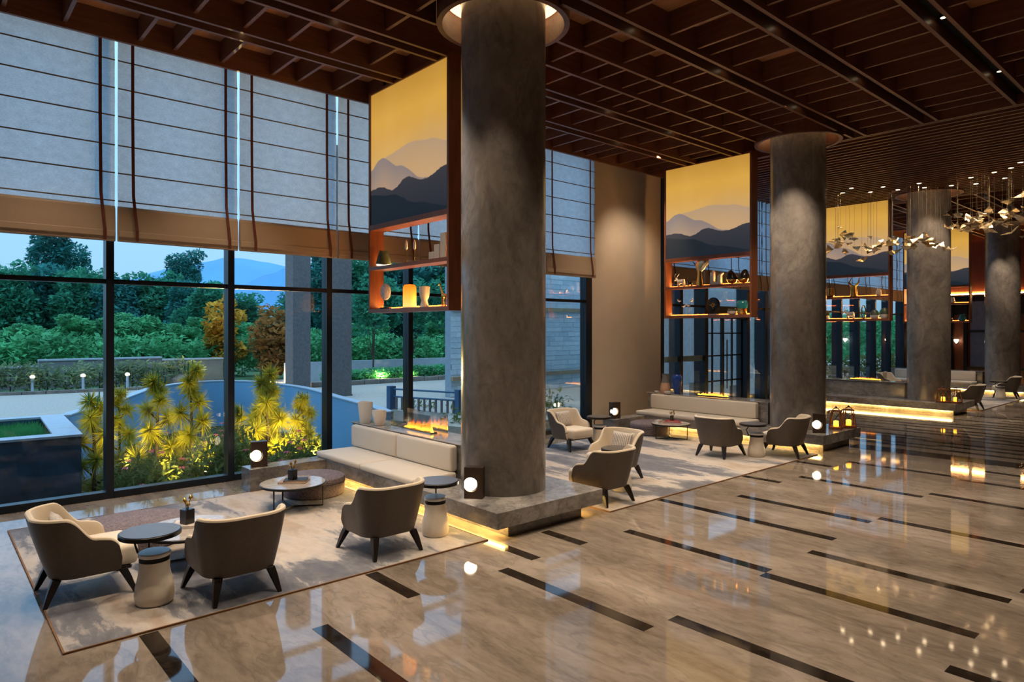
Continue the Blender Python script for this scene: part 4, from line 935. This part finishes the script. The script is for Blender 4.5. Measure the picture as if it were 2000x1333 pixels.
def ribbon(path, off, z0, z1, name, mat, parent=None):
    L, Rr = [], []
    for i, p in enumerate(path):
        d = (path[min(i + 1, len(path) - 1)] - path[max(i - 1, 0)]).normalized(); n_ = Vector((-d.y, d.x)); L.append(p + n_ * off[0]); Rr.append(p + n_ * off[1])
    v = [(p.x, p.y, z) for z in (z0, z1) for s in (L, Rr) for p in s]; n = len(path); f = []
    for i in range(n - 1): f += [(i, i + 1, 2 * n + i + 1, 2 * n + i), (n + i + 1, n + i, 3 * n + i, 3 * n + i + 1), (2 * n + i, 2 * n + i + 1, 3 * n + i + 1, 3 * n + i), (i + 1, i, n + i, n + i + 1)]
    f += [(0, n, 3 * n, 2 * n), (n - 1, 3 * n - 1, 4 * n - 1, 2 * n - 1)]
    return MB().add(v, f).build(name, mat, parent, True)
cw = thing('curved_wall', 'curved blue grey garden wall around the sunken planting bed', 'garden wall')
ribbon(wp, (-.1, .1), -1.3, .47, 'wall_body', MAT['bluewall'], cw); ribbon(wp, (-.12, .12), .47, .50, 'coping', MAT['palestone'], cw)
# drive: outside the curved wall
outer = [(p.x, p.y) for p in wp]
tag(poly_slab('drive', [(-11.3, -40), (-28.2, -40), (-28.2, 3.2), (-28.2, 40), (-11.3, 40), (-11.3, 9.0), (-13.6, 8.3)] + [(x, y) for x, y in reversed(outer)][1:] + [(-17.85, -1.4), (-11.3, -1.4)], -1.4, gz, MAT['gravel'], 'structure'), 'pale gravel forecourt drive outside the windows')
tag(poly_slab('planting_bed', [(x, y) for x, y in outer] + [(-11.2, 8.2), (-11.2, -1.4), (-17.85, -1.4)], -1.5, -1.2, MAT['soil'], 'structure'), 'sunken planting bed below the windows')
tag(box('window_ledge', MAT['concrete'], -11.5, -11.12, -8, 34, -1.3, -.02, kind='structure'), 'narrow concrete ledge under the glazed wall')
# stone planter at the left
sp_ = thing('stone_planter', 'large dark polished stone planter box with pale rim and grass, left window', 'planter', (-14.0, 2.18, -.15), R(-3))
for nm, a, b, c, d in [('side', -3.6, .0, -.32, 0.), ('side', -3.6, .0, -3.0, -2.7), ('side', -.34, .0, -2.7, -.32), ('side', -3.6, -3.3, -2.7, -.32)]: box(nm, MAT['darkstone'], a, b, c, d, -1.05, .66, sp_)
for a, b, c, d in [(-3.62, .02, -.40, .02), (-3.62, .02, -3.02, -2.7), (-.36, .02, -2.7, -.40), (-3.62, -3.3, -2.7, -.40)]: box('rim', MAT['palestone'], a, b, c, d, .66, .70, sp_)
box('earth', MAT['soil'], -3.3, -.34, -2.7, -.32, -.3, .5, sp_)
def blades(n, x0, x1, y0, y1, z, h, rg, w_=.012):
    m = MB()
    for _ in range(n):
        x, y = rg.uniform(x0, x1), rg.uniform(y0, y1); a = rg.uniform(0, 6.28); l_ = h * rg.uniform(.5, 1.2); dx, dy = cos(a) * w_, sin(a) * w_; ex, ey = rg.uniform(-.5, .5) * l_, rg.uniform(-.5, .5) * l_
        m.add([(x - dx, y - dy, z), (x + dx, y + dy, z), (x + ex, y + ey, z + l_)], [(0, 1, 2)])
    return m
blades(6000, -3.28, -.38, -2.68, -.42, .5, .14, rg).build('grass', MAT['grassblade'], sp_, kind='stuff')
# ---- foliage helpers
def leaves(n, blobs, size, rg, shell=.55, asp=.5):
    m = MB(); tot = sum(b[3] * b[4] * b[5] for b in blobs); v = m.v; f = m.f
    for (cx, cy, cz, rx, ry, rz) in blobs:
        for _ in range(int(n * rx * ry * rz / tot)):
            d = Vector((rg.gauss(0, 1), rg.gauss(0, 1), rg.gauss(0, 1))).normalized(); r_ = shell + (1 - shell) * rg.random() ** .6
            c = Vector((cx + d.x * rx * r_, cy + d.y * ry * r_, cz + d.z * rz * r_))
            u = Vector((rg.gauss(0, 1), rg.gauss(0, 1), rg.gauss(0, .6))).normalized(); q = u.cross(Vector((rg.gauss(0, .5), rg.gauss(0, .5), 1))).normalized(); s = size * rg.uniform(.6, 1.3)
            k_ = len(v); v += [tuple(c - u * s), tuple(c + q * s * asp), tuple(c + u * s), tuple(c - q * s * asp)]; f.append((k_, k_ + 1, k_ + 2, k_ + 3))
    return m
def blobset(w_, h, n, rg, base=.35):
    out = []
    for i in range(n):
        z = base * h + (1 - base) * h * (i + .5) / n; rad = w_ * (.55 + .45 * sin(pi * min(1, (i + .7) / n))) * rg.uniform(.45, .62); a = rg.uniform(0, 6.28); k_ = w_ * .5 * rg.random()
        out.append((cos(a) * k_, sin(a) * k_, z, rad, rad, rad * .72))
    return out
def make_tree(name, w_, h, nb, nl, size, mat, seed, base=.3, trunk=.16, branches=True):
    r_ = random.Random(seed); t = thing(name, '', 'tree'); bl = blobset(w_, h, nb, r_, base)
    leaves(nl, bl, size, r_).build('crown', mat, t)
    tr = MB().tube([(0, 0, -.3), (.1 * r_.uniform(-1, 1), .05, h * .35), (.12 * r_.uniform(-1, 1), .1, h * .8)], [trunk, trunk * .75, trunk * .25], 8).build('trunk', MAT['bark'], t, True)
    for b in bl[:5]: MB().tube([(0, 0, h * .22), (b[0] * .5, b[1] * .5, (h * .22 + b[2]) / 2), (b[0], b[1], b[2])], [trunk * .5, trunk * .3, trunk * .1], 6).build('branch', MAT['bark'], tr, True)
    return t
protos = [make_tree('broadleaf_tree', 3.4, 6.6, 14, 9000, .20, MAT['leaf1'], 1, .22, .22), make_tree('broadleaf_tree', 3.0, 6.0, 13, 9000, .19, MAT['leaf2'], 2, .2, .2), make_tree('broadleaf_tree', 2.6, 5.2, 12, 8000, .19, MAT['leaf3'], 3, .12, .16), make_tree('tall_tree', 2.7, 10.6, 13, 5500, .20, MAT['leaf2'], 4, .5, .2)]
used = [0] * 4
belt = [(0, -60, 4.7, 1.0), (0, -58.9, 8.9, .95), (1, -61, 6.3, 1.1), (3, -66, 8.4, 1.0), (1, -57, 11.2, .95), (0, -57.4, 13.7, .95), (1, -54, 15.2, .9), (3, -60.5, 17.0, .82), (0, -50, 15.6, .80), (0, -50.6, 18.3, .70), (1, -51, 22.9, .85), (1, -46, 23.6, 1.1), (3, -46, 22.4, .75), (0, -40.5, 22.4, 1.05), (3, -41, 24.6, .72), (1, -41, 27, 1.15), (0, -40.5, 29.6, 1.1), (1, -38, 31, 1.1), (0, -64, .5, 1.0), (1, -60, -3, 1.), (0, -68, 12., 1.05), (1, -70, 5., 1.1), (0, -66, 19, .8), (1, -62, 27.5, .9), (0, -36, 34, 1.), (1, -34, 38, 1.1), (0, -30, 42, 1.), (1, -70, -3, 1.), (0, -55, 26, 1.05), (1, -48, 31, 1.1), (0, -44, 35, 1.1)]
labs = ['rounded deep green tree in the belt beyond the drive', 'blue green tree in the belt beyond the drive', 'bright green young tree at the front of the belt', 'tall airy tree rising above the belt']
for kind, x, y, s in belt:
    o = put(protos[kind], used[kind] == 0, (x, y, gz - .02), rg.uniform(0, 6.28), labs[kind], 'trees beyond the drive'); used[kind] += 1; o.scale = (s, s, s)
for i in range(16):
    x = -39 - 9 * rg.random() if i < 9 else -33 - 5 * rg.random(); y = (3 + i * 1.6 if i < 9 else 14 + (i - 9) * 2.6) + rg.uniform(-.5, .5)
    o = put(protos[2], used[2] == 0, (x, y, gz - .02), rg.uniform(0, 6.28), labs[2], 'young trees beyond the drive'); used[2] += 1; s = rg.uniform(.5, .7); o.scale = (s, s, s * .8)
g1 = make_tree('golden_tree', 1.7, 4.3, 10, 2600, .17, MAT['leafgold'], 8, .1, .08); g1.location = (-31.5, 10.25, gz); g1.scale = (.8, .8, .82); tag(g1, 'golden yellow leaved tree left of the second window mullion', 'tree')
g2 = make_tree('golden_tree', 2.1, 3.9, 10, 2600, .17, leafmat('leaf_orange', (.36, .17, .05), .6), 9, .08, .08); g2.location = (-28.9, 11.5, gz); g2.scale = (.8, .8, .78); tag(g2, 'orange brown leaved tree beside the grey outdoor pillar', 'tree')
lamp('SPOT', (-29.6, 9.8, .4), 1500, (1, .62, .2), .1, (R(-105), 0, R(60)), 80, .6, name='garden_uplight'); lamp('SPOT', (-27.6, 10.9, .4), 800, (1, .6, .25), .1, (R(-105), 0, R(70)), 80, .6, name='garden_uplight')
st_ = make_tree('slim_tree', 1.3, 4.4, 7, 900, .14, MAT['leaf1'], 12, .45, .045); G = 'slim young trees on the right of the drive'
for i, (x, y) in enumerate([(-24.6, 14.1), (-25.0, 16.3), (-24.2, 17.6)]): put(st_, i == 0, (x, y, gz), i * 2., ['slim young tree', 'slim young tree behind the right mullion', 'slim young tree next to the stone wall'][i] + ' beyond the right forecourt', G)
# ---- bollards, hedges, kerbs, low grey walls
def hedge(name, x0, y0, x1, y1, w_, h, n, size, mat, label, cat='hedge', sub=6, asp=.5):
    t = thing(name, label, cat, ((x0 + x1) / 2, (y0 + y1) / 2, gz)); bl = []; L = math.hypot(x1 - x0, y1 - y0); r_ = random.Random(int(abs(x0 * 31 + y0 * 7))); k_ = max(3, int(L / w_ * 1.6))
    for i in range(k_):
        f = (i + .5) / k_ - .5; bl.append((f * (x1 - x0), f * (y1 - y0), h * .5 * r_.uniform(.8, 1.15), w_ * r_.uniform(.5, .7), w_ * r_.uniform(.5, .7), h * .5))
    leaves(n, bl, size, r_, .3, asp).build('foliage', mat, t); m = MB()
    for b in bl: m.tube([(b[0], b[1], -.05), (b[0], b[1], h * .6)], .02, 5)
    m.build('stems', MAT['bark'], t); return t
hedge('shrub_hedge', -28.6, -2., -27.4, 8.2, .8, 1.05, 7000, .11, MAT['leafgrey'], 'grey green shrub border behind the bollard lights', asp=.3); hedge('back_hedge', -32.5, -4, -31.5, 12.5, 1.3, 2.1, 7000, .15, MAT['leaf3'], 'taller green shrub belt behind the low grey wall'); hedge('clipped_hedge', -24.3, 11.8, -24.1, 20.5, .6, .62, 7000, .08, MAT['leaf3'], 'low bright green hedge beyond the right forecourt'); hedge('bank_shrubs', -28.5, 13.2, -28.0, 23, 1.6, 2.0, 8000, .13, MAT['leaf3'], 'green shrub bank behind the low hedge on the right')
for i, (x, y) in enumerate([(-27.65, 2.9), (-27.3, 4.3), (-27.0, 5.6)]):
    t = thing('bollard_light', ['leftmost', 'middle', 'rightmost'][i] + ' small lit bollard along the drive edge', 'bollard light', (x, y, gz), 0, 'drive bollards'); MB().lathe([(.05, 0), (.045, .02), (.04, .55)], n=12).build('post', MAT['palestone'], t, True); MB().lathe([(.07, .50), (.075, .56), (.03, .6)], n=14).build('head', emit('bollard_glow_%d' % i, (1., .8, .5), 3.), t, True); lamp('SPOT', (0, 0, .50), 60, (1, .66, .26), .04, (0, 0, 0), 150, .5, t, 'bollard_beam')
kb = thing('drive_kerb', 'brown stone kerb along the back of the drive', 'kerb')
kp = smooth_path([(-26.9, -4), (-27.3, 1.0), (-26.9, 3.2), (-26.6, 5.5), (-26.5, 6.0)], 3)
for i in range(len(kp) - 1):
    d = kp[i + 1] - kp[i]; M_ = Matrix.Translation(((kp[i].x + kp[i + 1].x) / 2, (kp[i].y + kp[i + 1].y) / 2, 0)) @ Matrix.Rotation(math.atan2(d.y, d.x), 4, 'Z'); MB().box(-d.length / 2 + .01, d.length / 2 - .01, -.12, .12, gz - .1, gz + .1, M_).build('kerbstone', MAT['kerb'], kb)
lw = thing('low_grey_wall', 'low stepped grey wall behind the shrub border', 'garden wall'); box('section', MAT['concrete'], -30., -29.75, -6, 3.3, gz - .1, gz + .75, lw); box('section', MAT['concrete'], -30., -29.7, 3.3, 7.4, gz - .1, gz + .98, lw); box('section', MAT['concrete'], -30., -29.7, 7.4, 9.8, gz - .1, gz + .88, lw)
for a, b, z in [(-6, 3.3, .75), (3.3, 7.4, .98), (7.4, 9.8, .88)]: box('coping', MAT['palestone'], -30.04, -29.66, a, b, gz + z, gz + z + .06, lw)
sw = thing('stone_edging', 'low rough stone edging in front of the hedge on the right', 'garden wall')
for i in range(14): box('stone', MAT['kerb'], -23.6 + rg.uniform(-.02, .02), -23.3 + rg.uniform(-.03, .03), 10.9 + i * .7, 11.58 + i * .7, gz - .05, gz + .17 + rg.uniform(-.01, .02), sw, .015)
box('roadside_wall', MAT['palestone'], -26.2, -26.0, 11., 24., gz, gz + .8); tag(bpy.data.objects['roadside_wall'], 'long white low wall behind the hedge on the right', 'garden wall')
gb = thing('gabion', 'basket of pale stacked stones by the drive behind the curved wall', 'boulder', (-27.9, 7.3, gz), R(30)); MB().lathe([(.9, 0), (.95, .25), (.7, .5), (.2, .58)], n=20, sx=1.3, sy=.6, fn=lambda p, a: Vector((p.x * (1 + .06 * sin(7 * a)), p.y, p.z * (1 + .1 * sin(3 * a))))).build('rock', plain('gabion_rock', (.36, .27, .22), .9, 0, .4, 6., .4), gb, True)
for x, y in ((-26.9, 11.8), (-24.1, 13.2)): lamp('POINT', (-23.9, y + 2.3, gz + .25), 40, (1, .7, .3), .02, name='hedge_uplight')
for i, (x, y, lab) in enumerate([(-23.3, 10.3, 'square grey stone pillar outside behind the third mullion gap'), (-19.95, 10.15, 'second square stone pillar outside, half behind the dark mullion')]):
    t = thing('stone_pillar', lab, 'pillar', (x, y, gz)); box('shaft', MAT['pillar'], -.33, .33, -.33, .33, 0, 8, t); box('base', MAT['pillar'], -.35, .35, -.35, .35, 0, .05, t)
# blue railing on the wall end
rl = thing('blue_railing', 'blue metal garden railing behind the nearest fire wall', 'railing'); RA, RB = Vector((-15.6, 9.5, 0)), Vector((-13.5, 10.2, 0))
for z in (.62, .82): MB().tube([RA + Vector((0, 0, z)), RB + Vector((0, 0, z))], .025, 8).build('rail', MAT['ironblue'], rl, True)
for i in range(13): p = RA.lerp(RB, i / 12); MB().tube([p + Vector((0, 0, .1)), p + Vector((0, 0, .62))], .035, 6).build('baluster', MAT['pillar'], rl, True)
for p in (RA, RB): MB().box(p.x - .09, p.x + .09, p.y - .09, p.y + .09, .0, .9).build('post', MAT['ironblue'], rl)
# brick wall outside, right of the nearest column
bwx = -17.0; bw = thing('stone_brick_wall', 'blue grey stone brick wall outside right of the nearest column', 'brick wall', (bwx, 12.5, 0)); box('mortar', plain('mortar', (.30, .36, .40), .9), -.3, -.012, 0, 6.2, .0, 6.6, bw)
bs = {}; z = .3; row = 0
while z < 6.4:
    y = -.2 * (row % 3); hh = .17
    while y < 6.2:
        l_ = rg.choice([.45, .62, .8]); a, b = max(0, y), min(6.2, y + l_)
        if b - a > .1:
            key = round(b - a, 2)
            if key not in bs: bs[key] = o = box('brick', MAT['brick'], -.02, 0., -key / 2 + .005, key / 2 - .005, 0, hh - .01, bw)
            else: o = inst('brick', bs[key], (0, 0, 0), bw)
            o.location = (rg.uniform(-.012, .006), (a + b) / 2, z)
        y += l_
    z += hh; row += 1
for zz in (.80, 3.05): box('ledge', MAT['oak'], -.01, .12, 0, 6.2, zz, zz + .13, bw)
# ---- pines and flowering shrubs in the bed, with garden uplights
def make_pine(h, seed, nt=13):
    r_ = random.Random(seed); t = thing('young_pine', '', 'pine tree'); lean = r_.uniform(-.08, .08)
    MB().tube([(0, 0, -.15), (lean, 0, h * .5), (lean * .5, 0, h)], [.035, .028, .012], 8).build('trunk', MAT['bark'], t, True)
    nd = MB()
    for i in range(nt):
        f = .12 + .86 * i / (nt - 1); a = i * 2.4; k_ = .42 * (1 - f) + .05; c = Vector((lean + cos(a) * k_, sin(a) * k_, h * f + .05)); L = .30 * (1.1 - .35 * f)
        MB().tube([(lean * .8, 0, h * f - .08), tuple(c)], [.014, .008], 5).build('branch', MAT['bark'], t, True)
        for _ in range(230):
            d = Vector((r_.gauss(0, 1), r_.gauss(0, 1), r_.gauss(.35, .8))).normalized(); e = c + d * L * r_.uniform(.6, 1.1); s = d.cross(Vector((r_.gauss(0, 1), r_.gauss(0, 1), r_.gauss(0, 1)))).normalized() * .0085
            e2 = e + Vector((0, 0, -.05)); k0 = len(nd.v); nd.v += [tuple(c + d * .02 - s), tuple(c + d * .02 + s), tuple(e2)]; nd.f.append((k0, k0 + 1, k0 + 2))
    nd.build('needles', MAT['needle'], t, kind='stuff')
    for q in range(4):
        a = q * 1.6; c = Vector((lean * .5 + cos(a) * .10, sin(a) * .10, h - .02)); m = MB()
        MB().tube([tuple(c), (c.x, c.y, c.z + .10 + .05 * (q % 2))], [.014, .009], 6).build('candle_shoot', MAT['leaf2'], t, True)
    return t
pines = [make_pine(1.55, 3), make_pine(1.75, 4), make_pine(1.35, 5)]; pu = [0] * 3
for k_, x, y, s, lab in [(2, -15.1, 2.55, 1.0, 'just right of the dark planter'), (0, -15.6, 3.1, .9, 'behind the first mullion'), (0, -14.4, 3.55, 1.02, 'with bare trunk left of the centre of the second pane'), (1, -13.9, 3.95, .98, 'with dense yellow needles in the second pane'), (0, -14.0, 5.5, 1.05, 'tallest, above the bollard lamp on the end bench'), (2, -14.6, 5.75, 1.05, 'behind the tallest pine'), (2, -13.8, 6.2, .95, 'rightmost, beside the blue wall'), (1, -13.6, 4.75, .7, 'half hidden by the second mullion')]:
    o = put(pines[k_], pu[k_] == 0, (x, y, -1.2), rg.uniform(0, 6), 'young yellow green pine ' + lab, 'young pines'); pu[k_] += 1; o.scale = (s * 1.15, s * 1.15, s * 1.62)
def make_shrub(seed, w_, h, fl):
    r_ = random.Random(seed); t = thing('flowering_shrub', '', 'shrub'); bl = [(r_.uniform(-.3, .3) * w_, r_.uniform(-.3, .3) * w_, h * r_.uniform(.3, .75), w_ * .42, w_ * .42, h * .34) for _ in range(6)]
    leaves(1500, bl, .055, r_, .35, .35).build('foliage', MAT['leafshrub'], t)
    for b in bl[:4]: MB().tube([(0, 0, -.1), (b[0], b[1], b[2])], [.014, .006], 5).build('stem', MAT['bark'], t, True)
    for _ in range(fl):
        b = r_.choice(bl); d = Vector((r_.gauss(0, 1), r_.gauss(0, 1), r_.gauss(.3, 1))).normalized(); c = Vector(b[:3]) + Vector((d.x * b[3], d.y * b[4], d.z * b[5])); m = MB()
        for q in range(5): a = q * 1.256; m.add([c, c + Vector((cos(a - .5) * .035, sin(a - .5) * .035, .02)), c + Vector((cos(a) * .055, sin(a) * .055, .0)), c + Vector((cos(a + .5) * .035, sin(a + .5) * .035, .02))], [(0, 1, 2, 3)])
        m.build('flower', MAT['pink'], t)
    return t
shr = [make_shrub(1, .8, .8, 7), make_shrub(2, .9, 1.25, 9), make_shrub(3, .7, .55, 3)]; su = [0] * 3
for k_, x, y in [(0, -13.3, 2.95), (2, -12.1, 3.1), (0, -12.9, 3.3), (2, -12.2, 3.75), (1, -13.0, 4.4), (1, -12.5, 4.35), (2, -13.2, 4.95), (0, -12.3, 5.1), (0, -12.9, 5.6), (2, -12.2, 5.9), (2, -12.8, 6.5), (0, -14.4, 4.5), (2, -13.5, 3.6), (2, -13.9, 3.1), (0, -14.4, 6.4), (1, -12.2, 10.7), (1, -12.2, 11.9), (0, -12.1, 12.9), (1, -12.3, 9.5), (1, -15.3, 10.4), (0, -12.2, 8.7), (0, -14.9, 3.6), (0, -15.2, 5.2), (2, -12.3, 6.9), (0, -12.1, 4.6)]:
    o = put(shr[k_], su[k_] == 0, (x, y, -1.2), rg.uniform(0, 6), 'low leafy shrub with pink flowers in the planting bed', 'flowering shrubs'); su[k_] += 1; s = rg.uniform(1.1, 1.4); o.scale = (s, s, s * 1.3)
for x, y, p in [(-13.7, 3.45, 55), (-13.2, 4.05, 55), (-13.15, 5.35, 75), (-13.0, 6.15, 55), (-14.5, 3.0, 25), (-13.6, 5.95, 55), (-12.5, 3.3, 18), (-12.5, 4.6, 18)]:
    t = thing('garden_uplight', 'small garden uplight among the pines', 'garden light', (x, y, -.35), 0, 'garden uplights'); MB().tube([(0, 0, -.85), (0, 0, 0)], .015, 6).build('stake', MAT['darkrim'], t); MB().lathe([(.04, 0), (.05, .02), (.05, .09), (.04, .1)], n=12).build('can', MAT['darkrim'], t, True); MB().lathe([(.038, .101), (.038, .104)], n=12).build('lens', MAT['down'], t)
    lamp('SPOT', (0, 0, .14), p * 2.6, (1, .66, .16), .05, (R(180 - 28), 0, R(90)), 115, .8, t, 'uplight_beam')
# ---- outside the entrance and the far windows
tag(box('porch_wall', plain('porch_render', (.74, .80, .82), .7), -15.2, -15.0, 16.5, 27.5, gz, 5.5, kind='structure'), 'pale blue grey porch wall outside the entrance')
hedge('entrance_hedge', -12.6, 28, -12.2, 44, .7, 1.0, 4000, .09, MAT['leafshrub'], 'low shrubs outside the far windows'); hedge('green_bank', -21, 34, -19, 60, 2.2, 3.6, 9000, .2, MAT['leaf3'], 'bright green foliage bank outside the far windows')
# ---- hills
def hill(name, prof, dist, depth, mat, label, seed):
    # prof: (bearing metres along the ridge, height); ridge runs across the view axis outside the windows
    r_ = random.Random(seed); ax_ = Vector((-.7484, .6633)); rt = Vector((.6633, .7484)); n = 90; v = []; f = []; xs = [p[0] for p in prof]
    for i in range(n + 1):
        s = xs[0] + (xs[-1] - xs[0]) * i / n; k_ = max(j for j in range(len(xs)) if xs[j] <= s + 1e-6); k_ = min(k_, len(xs) - 2); t = (s - xs[k_]) / (xs[k_ + 1] - xs[k_]); hh = prof[k_][1] + (prof[k_ + 1][1] - prof[k_][1]) * (t * t * (3 - 2 * t)); hh += r_.uniform(-.012, .012) * dist * .1
        for fd, fh in ((-depth * .5, 0), (-depth * .3, .35), (-depth * .1, .82), (0, 1.), (depth * .3, .6), (depth * .6, 0)):
            p = ax_ * (dist + fd) + rt * s; v.append((p.x, p.y, -1 + (hh + 1) * fh))
    for i in range(n):
        for j in range(5): a = i * 6 + j; f.append((a, a + 6, a + 7, a + 1))
    tag(MB().add(v, f).build(name, mat, None, True), label, 'hill')
hill('far_hills', [(-962, 33.3), (-605, 47.1), (-529, 67.7), (-481, 80.0), (-447, 88.3), (-412, 93.8), (-385, 99.3), (-361, 97.9), (-330, 92.4), (-302, 86.9), (-247, 74.5), (-137, 60.8), (137, 33.3)], 900, 500, MAT['hill1'], 'mountain ridge on the horizon, coloured pale haze blue', 3)
hill('near_hills', [(-321, 4.5), (-248, 21.6), (-227, 38.7), (-205, 48.1), (-188, 54.1), (-162, 55.8), (-128, 47.3), (-43, 38.7), (128, 21.6)], 560, 320, MAT['hill2'], 'hill in front of the mountain ridge, coloured darker haze blue', 4)
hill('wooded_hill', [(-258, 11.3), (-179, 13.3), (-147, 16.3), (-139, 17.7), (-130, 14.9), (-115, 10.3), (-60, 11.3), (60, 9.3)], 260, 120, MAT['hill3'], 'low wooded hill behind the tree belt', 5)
